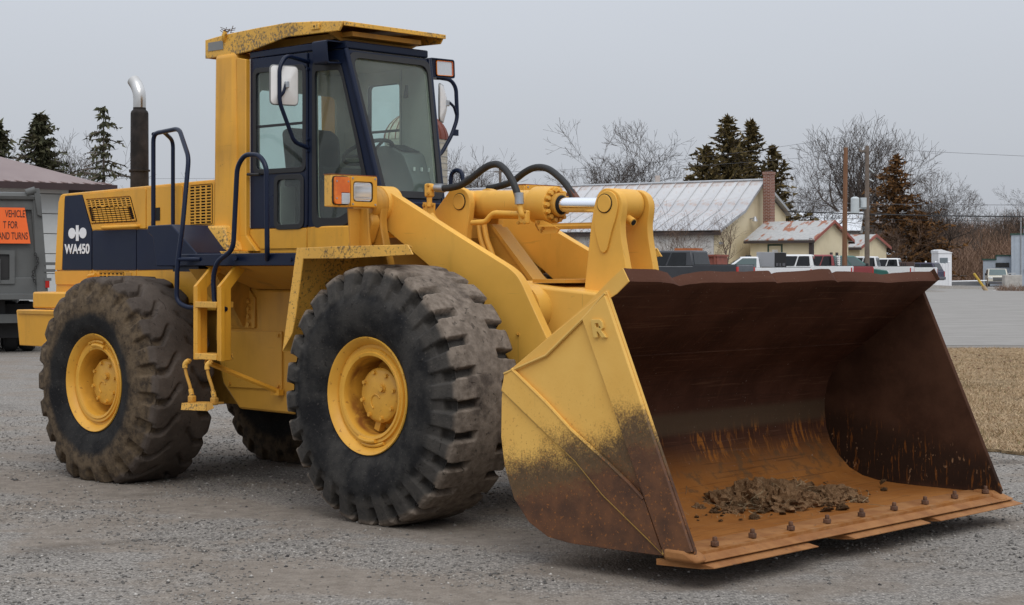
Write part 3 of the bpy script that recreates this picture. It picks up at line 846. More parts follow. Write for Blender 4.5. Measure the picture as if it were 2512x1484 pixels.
conifer('juniper', 'dark juniper filling the gap between the two tallest ones', .1325 * 140, 140, 11.4, 3.4, M_JUNI, 28, whorls=32, per=9, droop=-.2, size=.48, dense=12, power=.6, gap=.28, group=JG)
conifer('juniper', 'tallest dark juniper behind the barn, left of the chimney', .1262 * 135, 135, 12.99, 5.0, M_JUNI, 21, whorls=40, per=10, droop=-.2, size=0.46, dense=13, power=.78, gap=.28, group=JG)
conifer('juniper', 'second tall dark juniper between the highest one and the chimney', .1395 * 138, 138, 12.86, 4.4, M_JUNI, 22, whorls=38, per=10, droop=-.18, size=0.46, dense=13, power=.8, gap=.28, group=JG)
conifer('juniper', 'shorter dark juniper right behind the brick chimney', .1525 * 139, 139, 10.91, 4.2, M_JUNI, 23, whorls=30, per=8, droop=-.1, size=0.53, dense=11, power=.8, gap=.25, group=JG)
conifer('juniper', 'low dark juniper poking up behind the barn ridge', .1045 * 131, 131, 8.18, 4.42, M_JUNI, 24, whorls=20, per=7, droop=-.05, size=0.50, dense=11, power=.75, gap=.2, group=JG)
conifer('juniper', 'rusty brown juniper right of the two wooden utility poles', .2245 * 165, 165, 11.98, 5.7, M_JUNIB, 31, z0=.05, whorls=34, per=8, droop=-.06, size=0.53, dense=11, power=.85, gap=.28, group='brown junipers')
conifer('juniper', 'low rusty brown juniper spreading over the parked cars', .2385 * 163, 163, 6.6, 4.2, M_JUNIB, 32, z0=.1, whorls=18, per=9, droop=.1, size=0.55, dense=13, power=.5, gap=.1, group='brown junipers')
BG = 'bare winter trees'
K1 = dict(seed=41, spread=.62, limbs=5, levels=7, trunk=.20, upw=.085, rmul=1.25)
K2 = dict(seed=17, spread=.5, limbs=5, levels=6, trunk=.26, upw=.09, rmul=1.2)
K3 = dict(seed=9, spread=.95, limbs=5, levels=7, trunk=.16, upw=.03)
K4 = dict(seed=14, spread=.45, limbs=3, levels=5, trunk=.34)
bare_tree('k1', 'broad bare tree standing above the barn ridge, left of the junipers', .062 * 146, 146, 14.29, 0, BG, **K1)
bare_tree('k3', 'low bare tree with crooked stems behind the left end of the barn', .043 * 140, 140, 10.0, 1.0, BG, **K3)
bare_tree('k2', 'bare tree just right of the cab, left one of two', -.029 * 166, 166, 13.38, .4, BG, **K2)
bare_tree('k2', 'bare tree right of the cab beneath the hose', -.019 * 173, 173, 11.95, 2.2, BG, **K2)
bare_tree('k4', 'small distant bare tree under the second hose', .014 * 195, 195, 11.69, 0, BG, **K4)
bare_tree('k4', 'small bare tree between hood and cab post', -.181 * 150, 150, 10.3, 1.1, BG, **K4)
bare_tree('k2', 'bare tree between the two left spruces', -.2565 * 104, 104, 10.2, .7, BG, **K2)
bare_tree('k1', 'bare tree at the left edge between spruces', -.292 * 106, 106, 9.9, 2.0, BG, **K1)
bare_tree('k3', 'bare tree behind the exhaust pipe', -.222 * 108, 108, 7.4, 2.6, BG, **K3)
bare_tree('k3', 'wide bare tree leaning right of the chimney', .1715 * 153, 153, 11.56, 3.6, BG, **K3)
bare_tree('k2', 'tallest bare tree behind the two wooden utility poles', .2005 * 178, 178, 17.7, 1.7, BG, **K2)
bare_tree('k2', 'tall narrow bare tree right of the transformer', .2105 * 184, 184, 17.6, 4.0, BG, **K2)
bare_tree('k3', 'spreading bare tree between brown juniper and far field', .2505 * 166, 166, 11.82, .3, BG, **K3)
bare_tree('k1', 'bare tree behind the brown juniper', .2375 * 186, 186, 12.0, 5.0, BG, **K1)
bare_tree('k4', 'slender bare tree in front of the brown wood', .2735 * 208, 208, 10.0, .9, BG, **K4)
bare_tree('k3', 'bare tree cut off by the right edge', .302 * 228, 228, 13.25, 2.0, BG, **K3)
bare_tree('k2', 'bare tree right of the slender one before the wood', .286 * 247, 247, 11.04, 3.0, BG, **K2)
bare_tree('k4', 'leafless sapling against the cream gable wall', .1255 * 108, 108, 5.32, .5, 'leafless shrubs by the barn', name='bare_shrub', twig=M_TWIG2, **K4)
K5 = dict(seed=33, spread=1.2, limbs=7, levels=5, trunk=.05, rmul=.5, upw=.05)
bare_tree('k5', 'tangled leafless shrub before the barn front, right of the bellcrank', .096 * 103, 103, 5.45, .5, 'leafless shrubs by the barn', name='bare_shrub', twig=M_TWIG2, **K5)
bare_tree('k5', 'tangled leafless shrub before the barn, left of the bellcrank', .046 * 104, 104, 5.58, 2.2, 'leafless shrubs by the barn', name='bare_shrub', twig=M_TWIG2, **K5)
bare_tree('k5', 'grey leafless bush among the low branches of the brown juniper', .2235 * 157, 157, 6.7, 3.1, 'leafless shrubs by the barn', name='bare_shrub', **K5)

# brown wood that reads as one mass
rs_ = np.random.default_rng(4)
def brush(n, x0, x1, y0, y1, h0, h1, w, mat, name, label, cat, lean=.35):
    x = x0 + (x1 - x0) * rs_.random(n); y = y0 + (y1 - y0) * rs_.random(n)
    hm = np.array([.65 + .55 * noise.noise((a * .06, b * .03, 2.2)) for a, b in zip(x, y)])
    z = rs_.random(n) ** 1.4 * (h0 * hm); L = h1 * (.4 + .8 * rs_.random(n))
    d = np.stack([lean * rs_.normal(size=n), lean * rs_.normal(size=n), np.abs(1 + .3 * rs_.normal(size=n))], 1); d /= np.linalg.norm(d, axis=1)[:, None]
    p = np.stack([x, y, z], 1); q = p + d * L[:, None]
    ww = w * (.4 + .9 * rs_.random(n)); off = np.stack([ww, np.zeros(n), .3 * ww * rs_.normal(size=n)], 1)
    V = np.stack([p - off, p + off, q], 1).reshape(-1, 3)
    return np_mesh(name, V, np.arange(3 * n).reshape(-1, 3), mat, 'stuff', label, cat)
t = NT('brush_brown'); c = t.mix(t.island(), (.10, .062, .045), (.26, .17, .12)); M_BRUSH = t.done(c, .95, 0, .05)
brush(42000, 46, 100, 262, 300, 10.5, 3.4, .055, M_BRUSH, 'woodland', 'brown leafless wood beyond the dry field at right', 'woodland', .6)
brush(16000, 26, 66, 195, 235, 7.0, 2.8, .045, M_BRUSH, 'thicket', 'grey brown thicket behind the parked cars and poles', 'thicket', .6)
brush(3500, 40, 86, 224, 233, 1.2, 1.4, .05, M_BLADE, 'field_edge_grass', 'tall tan grass along the edge of the wood', 'grass')
brush(1500, 33.4, 37.6, 117, 119, .55, .55, .012, M_BRUSH, 'dead_weeds', 'dead brown weeds beside the leaning yellow bollard', 'weeds', .8)

# ================================================================== POLES AND WIRES
t = NT('pole_wood'); c = t.mix(t.ramp(t.noise(3, 5, stretch=(4, 4, .3)), .3, .7), (.15, .075, .042), (.25, .13, .075)); M_POLE = t.done(c, .85, 0, .2)
M_POLEG = flat('pole_grey', (.16, .125, .10), .9, var=.2)
M_WIRE = flat('wire_black', (.012, .012, .014), .6)
M_WIREG = flat('wire_grey', (.10, .10, .11), .6)
M_XF = flat('transformer_grey', (.52, .56, .57), .45, var=.05)
p = empty('utility_pole', (.1942 * 96, 96, .56)); tag(p, 'plain reddish wooden pole without wires hardware, left of the transformer pole', 'pole', 'wooden utility poles')
MB().tube([(0, 0, -.5), (.02, 0, 4), (.07, 0, 7.95)], [.15, .135, .115], 12).build('shaft', M_POLE, p)
MB().cyl((.07, 0, 7.95), (.07, 0, 8.02), .12, .09, n=12).build('pole_top', M_POLEG, p)
p = empty('utility_pole', (.2074 * 108, 108, .5)); tag(p, 'grey wooden utility pole carrying a white transformer can', 'pole', 'wooden utility poles')
MB().tube([(0, 0, -.5), (0, 0, 4), (0, 0, 9.0)], [.17, .15, .12], 12).build('shaft', M_POLEG, p)
m = MB(); m.cyl((-.78, -.1, 4.75), (-.78, -.1, 5.65), .27, n=18); m.lathe([(.27, 5.65), (.24, 5.72), (.1, 5.78), (0, 5.78)], (-.78, -.1, 0), (0, 0, 1), 18); m.build('transformer', M_XF, p)
m = MB(); m.cyl((-.25, -.1, 5.1), (-.25, -.1, 5.72), .20, n=16); m.bb(-.55, 0, -.12, -.04, 5.0, 5.08); m.build('transformer_tank', M_XF, p)
m = MB(); m.bb(-.5, .1, -.06, .06, 8.62, 8.72); m.cyl((-.45, 0, 8.72), (-.45, 0, 8.86), .045, n=8); m.build('cross_arm', M_POLEG, p)
for z1, z2, x2 in ((7.6, 7.3, .42), (6.9, 6.75, .4)): MB().cyl((.1, 0, z1), (x2, 0, z2), .04, n=8).build('cutout_switch', M_XF, p)
m = empty('utility_pole', (-.0069 * 152, 152, .3)); tag(m, 'thin far utility pole rising between the two black hoses', 'pole', 'wooden utility poles')
MB().tube([(0, 0, -.5), (0, 0, 10.6)], [.16, .12], 8).build('shaft', M_POLEG, m); MB().bb(-.5, .5, -.05, .05, 10.0, 10.1).build('cross_arm', M_POLEG, m)
p = empty('vent_pipe', (.085 * 126, 126, .3)); tag(p, 'pale square post sticking up behind the barn ridge', 'post')
MB().bb(-.17, .17, -.17, .17, -.5, 8.3).build('post', flat('pale_post', (.46, .40, .36), .8), p)
def wire(a, b, sag, r, mat, label, n=24):
    a = Vector(a); b = Vector(b); pts = []
    for i in range(n + 1):
        f = i / n; q = a.lerp(b, f); q.z -= sag * 4 * f * (1 - f); pts.append(q)
    tag(MB().tube(pts, r, 5).build('power_line', mat), label, 'wire', 'overhead wires')
wire((18.7, 116, 5.62), (72, 124, 6.4), .6, .042, M_WIRE, 'thickest black cable running right from the barn gable')
wire((19.0, 116, 5.25), (72, 125, 6.1), .55, .015, M_WIRE, 'thin dark wire just below the thickest cable')
wire((18.7, 117, 6.3), (72, 128, 7.6), .55, .017, M_WIREG, 'grey wire above the thickest cable')
wire((22.3, 108, 9.35), (70, 116, 8.4), .25, .011, M_WIREG, 'upper faint wire right of the transformer pole')
wire((22.0, 108, 9.1), (-10, 150, 10.6), .7, .009, M_WIREG, 'faint wire crossing the sky before the junipers')
wire((-1.05, 152, 10.4), (-60, 165, 10.8), .5, .012, M_WIREG, 'faint far wire leaving the thin pole to the left')
wire((-1.05, 152, 10.3), (24.6, 122, 11.3), .5, .011, M_WIREG, 'faint wire above the barn ridge')

# ================================================================== SMALL THINGS IN THE YARD
M_CONC = flat('concrete', (.42, .40, .37), .9, var=.15, bumps=.2)
M_YPOST = flat('yellow_post', (.55, .36, .05), .6, var=.15)
o = empty('bollard', (32.75, 117.5, 0)); tag(o, 'leaning yellow bollard pushed over beside broken concrete', 'bollard')
MB().tube([(0, 0, -.1), (-.42, 0, .55)], .14, 12).build('concrete_foot', flat('tan_foot', (.40, .29, .17), .9), o)
MB().tube([(-.40, 0, .52), (-1.05, 0, 1.42)], .085, 12).build('pipe', M_YPOST, o)
for k, (x, y, s, lb) in enumerate(((33.05, 117.2, .30, 'largest broken concrete lump at the bollard foot'), (33.5, 117.5, .24, 'broken concrete lump between bollard and weeds'), (32.5, 117.0, .15, 'small broken concrete lump left of the bollard foot'))):
    bm = bmesh.new(); bmesh.ops.create_icosphere(bm, subdivisions=2, radius=s)
    for v in bm.verts: v.co *= 1 + .5 * noise.noise(v.co * 4 + Vector((k * 7, 0, 0))); v.co.z *= .6
    me = bpy.data.meshes.new('rubble'); bm.to_mesh(me); bm.free()
    o = link('rubble', me, M_CONC, loc=(x, y, s * .3)); tag(o, lb, 'rubble', 'concrete rubble at the bollard')
o = empty('concrete_block', (40.6, 139, 0), R(5)); tag(o, 'upright concrete block in front of the cream minivan', 'barrier')
m = MB(); m.bb(-.72, .72, -.35, .35, 0, 1.25); m.build('block', M_CONC, o, bevel=.04)
m = MB(); m.tube(rpath([(-.3, 0, 1.25), (-.3, 0, 1.37), (.3, 0, 1.37), (.3, 0, 1.25)], .08), .03, 8); m.build('lifting_loop', M_GUTTER, o)
o = empty('gate_pole', (38.6, 152, 0)); tag(o, 'long white horizontal gate pole across the lot entrance', 'gate')
MB().tube([(0, 0, .62), (3.6, 0, .70)], .05, 8).build('boom', M_VINYL, o); MB().tube([(3.6, 0, -.1), (3.6, 0, .9)], .07, 8).build('post', M_POLEG, o)

# ================================================================== WHEEL LOADER
# own frame: u forward, v towards the visible (right) side, w up; stored as x = u, y = -v, z = w
LY = paint('loader_yellow', (.75, .366, .034), grime=.32)
LYA = paint('arm_yellow', (.79, .425, .068), grime=.26, rough=.5, chips=.05)
LYR = paint('roof_yellow', (.76, .415, .060), grime=.25, spots=.62, scol=(.10, .085, .06))
LYF = paint('fender_yellow', (.76, .415, .072), grime=.25, spots=.35, scol=(.07, .055, .035))
LYG = paint('grimy_yellow', (.55, .28, .040), grime=.6, gcol=(.09, .05, .018), rough=.55)
NAVY = paint('navy_paint', (.0046, .0105, .032), grime=.12, gcol=(.022, .024, .03), chips=.04, rough=.34, spec=.28)
NAVYD = paint('navy_dusty', (.010, .013, .024), grime=.3, gcol=(.05, .05, .05), chips=.04, rough=.6)
DARK = flat('shade_and_seal_black', (.006, .006, .007), .9)  # near-black: painted shade for recesses and holes, also pin seats and seals
RUBBER = flat('black_rubber', (.014, .014, .015), .55, var=.2)
HOSE = flat('hose_rubber', (.017, .018, .019), .6, var=.25, scale=12)
STEEL = flat('zinc_steel', (.42, .44, .46), .38, .8, var=.12, scale=14)
CHROME = flat('chrome_rod', (.80, .82, .86), .09, 1.0, var=.02)
GLASS = glass('cab_glass')
t = NT('muffler_steel'); c = t.mix(t.ramp(t.noise(6, 6, .65), .35, .7), (.017, .015, .014), (.046, .038, .034)); MUFF = t.done(c, .75, .3, .3)
t = NT('stainless'); c = t.mix(t.ramp(t.noise(5, 4), .35, .7), (.50, .48, .45), (.64, .625, .60)); STAIN = t.done(c, .22, 1)
INNER = flat('cab_lining', (.47, .45, .39), .85, var=.08)
SEATM = flat('seat_fabric', (.012, .013, .014), .85, var=.3, scale=20, bumps=.3)
CONSOLE = flat('console_plastic', (.14, .14, .13), .6, var=.1)
WHITEP = flat('mirror_white', (.78, .77, .75), .4, var=.05, scale=8)
LENSC = NT('clear_lens'); LENSC.bump(LENSC.n('ShaderNodeTexWave').outputs[0], .2, .002)
LENS = LENSC.done((.66, .68, .70), .12, .55, .6)
t = NT('amber_lens'); c = t.mix(t.ramp(t.noise(9, 3), .35, .65), (.62, .12, .008), (.85, .24, .02)); AMBER = t.done(c, .16, 0, .6)
DECAL = flat('white_decal', (.80, .81, .82), .4, var=.03)
GREY = flat('grey_plate', (.26, .26, .25), .5, .4, var=.12)
PLATE_DIRT = paint('grimy_panel', (.58, .295, .040), grime=.45, gcol=(.16, .085, .025))

YAW = R(43.5)
LO = empty('wheel_loader', (-.0634, 12.4648, 0), -YAW)
tag(LO, 'big yellow and navy articulated wheel loader with a rusty bucket', 'wheel loader')
def B(mb, name, mat, parent=None, **k): return mb.build(name, mat, parent or LO, flip=True, **k)

# ---------------------------------------------------------------- wheels
def tyre_material(name, front):
    t = NT(name); s = t.sep(); r = t.math('SQRT', t.math('ADD', t.math('MULTIPLY', s[0], s[0]), t.math('MULTIPLY', s[2], s[2])))
    n1 = t.noise(3.5, 6, .62); n2 = t.noise(16, 5, .65); n3 = t.noise(60, 3)
    black = t.mix(t.ramp(n1, .3, .7), (.013, .013, .014), (.034, .033, .032))
    if front:
        dust = t.mix(t.ramp(n2, .3, .7), (.130, .104, .082), (.245, .200, .160))
        dust = t.mix(t.ramp(n1, .52, .68, 0, .75), dust, (.055, .043, .036))
        f = t.ramp(t.math('ADD', r, t.math('MULTIPLY', n1, .05)), .845, .885)
        side = t.mix(t.ramp(n1, .42, .68, 0, .5), black, (.070, .064, .057))
        side = t.mix(t.math('MULTIPLY', t.ramp(r, .66, .72), t.ramp(n2, .25, .6, .25, .75)), side, (.075, .068, .060))
        c = t.mix(f, side, dust)
    else:
        mud = t.mix(t.ramp(n2, .3, .7), (.065, .046, .030), (.135, .098, .062))
        tread = t.mix(t.ramp(n1, .3, .7), (.060, .048, .040), (.115, .093, .078))
        f1 = t.ramp(t.math('ADD', r, t.math('MULTIPLY', n1, .16)), .62, .70)
        c = t.mix(t.math('MULTIPLY', f1, t.ramp(n2, .30, .55, .55, 1)), black, mud)
        c = t.mix(t.ramp(r, .80, .835), c, tread)
    c = t.mix(t.ramp(n3, .6, .75, 0, .35), c, (.16, .14, .12))
    cut = t.noise(9, 3, .5, stretch=(1, 1, 1), dist=3.0)
    c = t.mix(t.ramp(cut, .665, .68, 0, .5), c, (.012, .011, .010))
    t.bump(t.math('SUBTRACT', t.math('ADD', n2, t.math('MULTIPLY', n3, .8)), t.ramp(cut, .66, .68)), .5, .008)
    return t.done(c, .9, 0, .12)

def tyre_mesh(front, RT, zc, NA, NL):
    """surface of revolution with the tread cut into it; axis = y, outside = -y"""
    sw = .345                                            # half section width
    # profile from outer bead over the tread to the inner bead: (y, r)
    half = [(-.268, .375), (-.290, .40), (-.325, .46), (-.348, .55), (-.352, .62), (-.343, .69), (-.328, .745), (-.315, .785), (-.300, RT - .045), (-.285, RT - .022), (-.262, RT - .008)]
    P = [Vector((a, b)) for a, b in half]
    # resample finely
    pts = []
    for i in range(len(P) - 1):
        n = 3 if i < 5 else 4
        for j in range(n): pts.append(P[i].lerp(P[i + 1], j / n))
    tread = [Vector((-.262 + .524 * j / 44, RT - .008 + .008 * (1 - (abs(-.262 + .524 * j / 44) / .262) ** 2))) for j in range(45)]
    other = [Vector((-p.x, p.y)) for p in pts[::-1]]
    prof = pts + tread + other
    m = len(prof); V = np.zeros((NA, m, 3))
    Y = np.array([p.x for p in prof]); Rr = np.array([p.y for p in prof])
    # outward normals of the profile
    dY = np.gradient(Y); dR = np.gradient(Rr); ln = np.hypot(dY, dR) + 1e-9
    nY, nR = -dR / ln, dY / ln
    ph = np.arange(NA) / NA * 2 * PI
    def ss(a, b, x): q = np.clip((x - a) / (b - a), 0, 1); return q * q * (3 - 2 * q)
    PH, YY = np.meshgrid(ph, Y, indexing='ij'); RR = np.meshgrid(ph, Rr, indexing='ij')[1]
    side = np.sign(YY); ay = np.abs(YY)
    pitch = 2 * PI / NL
    if front:
        q = (PH + np.where(side > 0, .5 * pitch, 0) + .10 * pitch * (ay / .26)) / pitch
        fr = np.abs(q - np.round(q)) * 2                       # 0 = groove centre, 1 = lug centre
        g = 1 - ss(.20, .34, fr)
        inner_end = ss(.105, .125, ay)
        tre = (RR > RT - .06)
        d = np.where(tre, .058 * g * inner_end, 0)
        # shoulder pockets and sidewall flutes
        wall = (RR <= RT - .03)
        gw = 1 - ss(.36, .52, fr)
        flute = ss(.665, .70, RR) * gw
        d = np.where(wall, .026 * flute + .058 * (1 - ss(.26, .36, fr)) * ss(.755, .775, RR), d)
        d += .010 * (1 - ss(.0, .02, np.abs(RR - .665))) * (ay > .3) * .5
    else:
        # worn traction lugs: bent grooves
        bend = (.13 * ss(.06, .19, ay) - .03 * ss(.22, .30, ay)) / RT
        q = (PH * 1.0 + np.where(side > 0, .5 * pitch, 0) + bend) / pitch
        fr = np.abs(q - np.round(q)) * 2
        g = 1 - ss(.13, .33, fr)
        inner_end = ss(.03, .10, ay)
        tre = (RR > RT - .06)
        d = np.where(tre, .050 * g * inner_end * (.6 + .4 * ss(.10, .22, ay)), 0)
        gw = 1 - ss(.26, .50, fr)
        d = np.where(~tre, .042 * gw * ss(.68, .76, RR), np.maximum(d, .046 * gw * ss(.235, .27, ay)))
    d -= .0035 * (1 - ss(.0, .007, np.abs(RR - .585))) * (ay > .3) + .003 * (1 - ss(.0, .006, np.abs(RR - .50))) * (ay > .3)
    rr = RR - d * np.maximum(nR[None], .25) ; yy = YY - d * nY[None] * .9
    for i in range(NA):                                        # small wobble: chunks and wear
        pass
    wob = np.array([[.0035 * noise.noise((math.cos(a) * 4, math.sin(a) * 4, y_ * 9 + (3 if front else 8))) for y_ in Y[::3]] for a in ph])
    rr += np.repeat(wob, 3, axis=1)[:, :m] * (RR > .70)
    V[:, :, 0] = rr * np.cos(PH); V[:, :, 1] = yy; V[:, :, 2] = rr * np.sin(PH)
    # load: flat contact patch and bulge
    zmin = -zc + .004
    under = np.clip(zmin - V[:, :, 2], 0, None)
    V[:, :, 2] = np.maximum(V[:, :, 2], zmin)
    bul = np.exp(-((V[:, :, 2] - zmin) / .20) ** 2) * (np.abs(V[:, :, 0]) < .55)
    V[:, :, 1] *= 1 + bul * (.02 if front else .05) * (RR > .55)
    idx = np.arange(NA * m).reshape(NA, m); nx_ = np.roll(idx, -1, 0)
    F = np.stack([idx[:, :-1], idx[:, 1:], nx_[:, 1:], nx_[:, :-1]], -1).reshape(-1, 4)
    me = bpy.data.meshes.new('tyre'); me.vertices.add(NA * m); me.vertices.foreach_set('co', V.astype(np.float32).ravel())
    me.loops.add(F.size); me.loops.foreach_set('vertex_index', F.astype(np.int32).ravel())
    me.polygons.add(len(F)); me.polygons.foreach_set('loop_start', (np.arange(len(F)) * 4).astype(np.int32))
    me.polygons.foreach_set('use_smooth', np.ones(len(F), bool)); me.update(calc_edges=True)
    return me
def rim_mat(name, rust):
    t = NT(name); n1 = t.noise(3, 6); s = t.sep(); r = t.math('SQRT', t.math('ADD', t.math('MULTIPLY', s[0], s[0]), t.math('MULTIPLY', s[2], s[2])))
    c = t.mix(t.ramp(n1, .3, .7), (.66, .332, .038), (.80, .425, .056))
    rustf = t.math('MULTIPLY', t.ramp(s[1], -.255, -.20), t.ramp(t.noise(5, 5, dist=.5), .30, .62))
    c = t.mix(t.math('MULTIPLY', rustf, rust), c, (.22, .07, .014)); c = t.mix(t.ramp(t.noise(26, 4), .63, .70, 0, .6), c, (.28, .10, .02))
    return t.done(c, .45, 0, .4)
RIMM = rim_mat('rim_yellow', .25)
RIMF = rim_mat('rim_yellow_rusty', .95)
def make_wheel(front, RT, zc):
    RM = RIMF if front else RIMM
    rim = MB()
    pr = [(.262, .26), (.262, -.235), (.272, -.262), (.292, -.268), (.298, -.258), (.318, -.262), (.324, -.245), (.346, -.246), (.352, -.262), (.368, -.278), (.384, -.300), (.395, -.305), (.400, -.296), (.396, -.285), (.372, -.255), (.355, -.20), (.35, .26)]
    rim.lathe([(r_, h) for r_, h in pr], (0, 0, 0), (0, 1, 0), 72, True)
    w = rim.build('wheel', RM, LO, smooth=35)
    me = tyre_mesh(front, RT, zc, 676 if front else 704, 26 if front else 22)
    link('tyre', me, tyre_material('front_tyre' if front else 'rear_tyre', front), w)
    h = MB()
    h.lathe([(.262, -.02), (.262, .02), (.20, .03), (.20, -.10), (.186, -.155), (.186, -.175), (.172, -.188), (.165, -.192), (.05, -.196), (0, -.196)], (0, 0, 0), (0, 1, 0), 48)
    hub = h.build('hub', RIMM, w, smooth=30)
    for k in range(8):
        a = 2 * PI * (k + .3) / 8
        MB().bolt((.158 * math.cos(a), -.190, .158 * math.sin(a)), (0, -1, 0), .014, .018).build('bolt', RIMM, hub)
    MB().bolt((.045, -.196, .05), (0, -1, 0), .026, .022).build('filler_plug', RIMM, hub)
    MB().tube([(.05 * math.cos(a) - .02, -.197, .05 * math.sin(a) - .045) for a in np.linspace(.6, 4.2, 12)], .006, 6).build('cast_arrow', RIMM, hub)
    lk = MB(); a0 = 4.35 if front else 1.2
    lk.tube([(.305 * math.cos(a), -.268, .305 * math.sin(a)) for a in np.linspace(a0, a0 + .55, 10)], .016, 8)
    lk.build('lock_ring_end', RIMM, w)
    MB().tube([(.335 * math.cos(a), -.256, .335 * math.sin(a)) for a in np.linspace(a0 + .1, a0 + .75, 10)], .013, 8).build('lock_ring_end', RIMM, w)
    MB().box((.20 * math.cos(a0 + .2), -.14, .20 * math.sin(a0 + .2)), (.09, .05, .05), Matrix.Rotation(-a0, 3, 'Y')).build('valve_guard', RIMM, w)
    return w
def place(w, u, v, wz):
    w.location = (u, -v, wz); w.rotation_euler = (0, 0, 0 if v > 0 else PI)
FZ, RZ = .866, .797
wf = make_wheel(True, .885, FZ); place(wf, 0, 1.03, FZ)
wr = make_wheel(False, .868, RZ); place(wr, -3.412, .955, RZ)
w2 = copy_tree(wf, LO); place(w2, 0, -1.03, FZ)
w3 = copy_tree(wr, LO); place(w3, -3.412, -.955, RZ)
B(MB().tube([(0, -.95, FZ), (0, -.45, FZ), (0, -.3, FZ), (0, .3, FZ), (0, .45, FZ), (0, .95, FZ)], [.15, .16, .25, .25, .16, .15], 18), 'front_axle', LYG)
B(MB().tube([(-3.412, -.9, RZ), (-3.412, -.45, RZ), (-3.412, -.3, RZ), (-3.412, .3, RZ), (-3.412, .45, RZ), (-3.412, .9, RZ)], [.15, .16, .25, .25, .16, .15], 18), 'rear_axle', LYG)

# ---------------------------------------------------------------- engine hood
HV = .545
hood = B(MB().uw(rounded([(-5.14, 1.38), (-5.075, 2.40), (-3.16, 2.443), (-2.72, 2.452), (-2.72, 1.38)], [.02, .07, .02, .02, .02]), -HV, HV), 'hood', LY, bevel=.045, seg=4)
def hpanel(name, poly, mat, holes=(), v=HV, th=.014, r=.012, parent=None, bevel=.004):
    for s in (1, -1):
        m = MB(); m.panel(lambda a, b: (a, s * (v - .002), b), rounded(poly, r, 3), [rounded(h, .02, 3) for h in holes], (0, s * th, 0))
        o = B(m, name, mat, parent or hood, bevel=bevel)
        if s == 1: near = o
    return near
g = .008
hpanel('side_panel', [(-5.125, 1.70), (-5.11, 1.58), (-4.515 - g, 1.58), (-4.515 - g, 1.705)], LY)
hpanel('stripe_panel', [(-5.0, 1.712), (-4.515 - g, 1.712), (-4.515 - g, 2.062), (-4.68, 2.385), (-4.955, 2.38)], NAVY)
hpanel('corner_panel', [(-5.118, 1.712), (-5.007, 1.712), (-4.962, 2.365), (-5.06, 2.34)], LY)
G1 = [(-4.601, 2.332), (-3.925, 2.34), (-3.831, 2.134), (-4.517, 2.127)]
hpanel('side_panel', [(-4.665, 2.385), (-3.692, 2.41), (-3.692, 2.068), (-4.507, 2.068)], LY, [inset(G1, -.012)])
hpanel('stripe_panel', [(-4.507, 1.712), (-3.835, 1.712), (-3.835, 2.060), (-4.507, 2.060)], NAVY)
hpanel('side_panel', [(-3.678, 2.411), (-3.168, 2.42), (-3.168, 2.068), (-3.678, 2.068)], LY)
G2 = [(-3.056, 2.403), (-2.755, 2.410), (-2.755, 2.092), (-3.056, 2.088)]
hpanel('side_panel', [(-3.152, 2.421), (-2.725, 2.43), (-2.725, 2.068), (-3.152, 2.068)], LY, [inset(G2, -.008)])
hpanel('stripe_panel', [(-3.823, 1.712), (-2.725, 1.725), (-2.725, 2.060), (-3.823, 2.060)], NAVY)
G3 = [(-4.396, 1.69), (-4.021, 1.69), (-4.021, 1.60), (-4.396, 1.60)]
hpanel('side_panel', [(-4.507, 1.704), (-3.835, 1.704), (-3.835, 1.52), (-4.507, 1.52)], LY, [inset(G3, -.008)])
hpanel('side_panel', [(-3.823, 1.704), (-2.725, 1.716), (-2.725, 1.44), (-3.823, 1.44)], LY)
B(MB().ext([(-4.958, -.50, 2.4035), (-4.958, .50, 2.4035), (-4.682, .50, 2.4098), (-4.682, -.50, 2.4098)], (0, 0, .006)), 'top_stripe', NAVY, hood)
def grille(poly, nx_, ny_, v, skew=True):
    """sheet with rows of slots over a black sheet that stands in for the shaded recess"""
    A, Bq, Cq, D = [Vector(p) for p in poly]
    def at2(s, t): return tuple(A.lerp(Bq, s).lerp(D.lerp(Cq, s), t))
    holes = []
    for i in range(nx_):
        for j in range(ny_):
            ds, dt = 1 / nx_, 1 / ny_
            q = [at2((i + .10) * ds, (j + .22) * dt), at2((i + .90) * ds, (j + .22) * dt), at2((i + .90) * ds, (j + .80) * dt), at2((i + .10) * ds, (j + .80) * dt)]
            holes.append(rounded(q, .006, 2))
    for s in (1, -1):
        if s == -1: holes_ = []
        else: holes_ = holes
        m = MB(); m.panel(lambda a, b: (a, s * (v + .001), b), poly, holes_, (0, s * .006, 0)); B(m, 'grille', LY, hood)
        m = MB(); ins = inset(poly, -.004); m.ext([(a, s * (v - .012), b) for a, b in ins], (0, s * .002, 0)); B(m, 'grille_shade_sheet', DARK, hood)  # black sheet over the hood skin paints the shade behind the slots
grille(G1, 10, 11, HV + .011)
grille(G2, 4, 13, HV + .011)
grille(G3, 6, 4, HV + .011)
B(MB().tube(rpath([(-4.30, HV + .01, 2.083), (-4.30, HV + .05, 2.083), (-3.79, HV + .05, 2.087), (-3.79, HV + .01, 2.087)], .03), .016, 10), 'grab_bar', LY, hood)
B(MB().tube(rpath([(-4.52, HV + .01, 1.62), (-4.52, HV + .05, 1.66), (-4.40, HV + .05, 1.67)], .03), .016, 10), 'grab_bar', LY, hood)
m = MB(); m.bb(-3.62, -3.48, HV + .010, HV + .016, 2.13, 2.24); B(m, 'latch_shade_patch', DARK, hood)  # flat black patch, painted shade instead of a sunken pocket
m = MB(); m.bb(-3.60, -3.56, HV + .012, HV + .03, 2.12, 2.245); B(m, 'latch', LY, hood)
B(MB().bb(-3.98, -3.90, HV + .010, HV + .018, 1.62, 1.69), 'latch', LYG, hood)
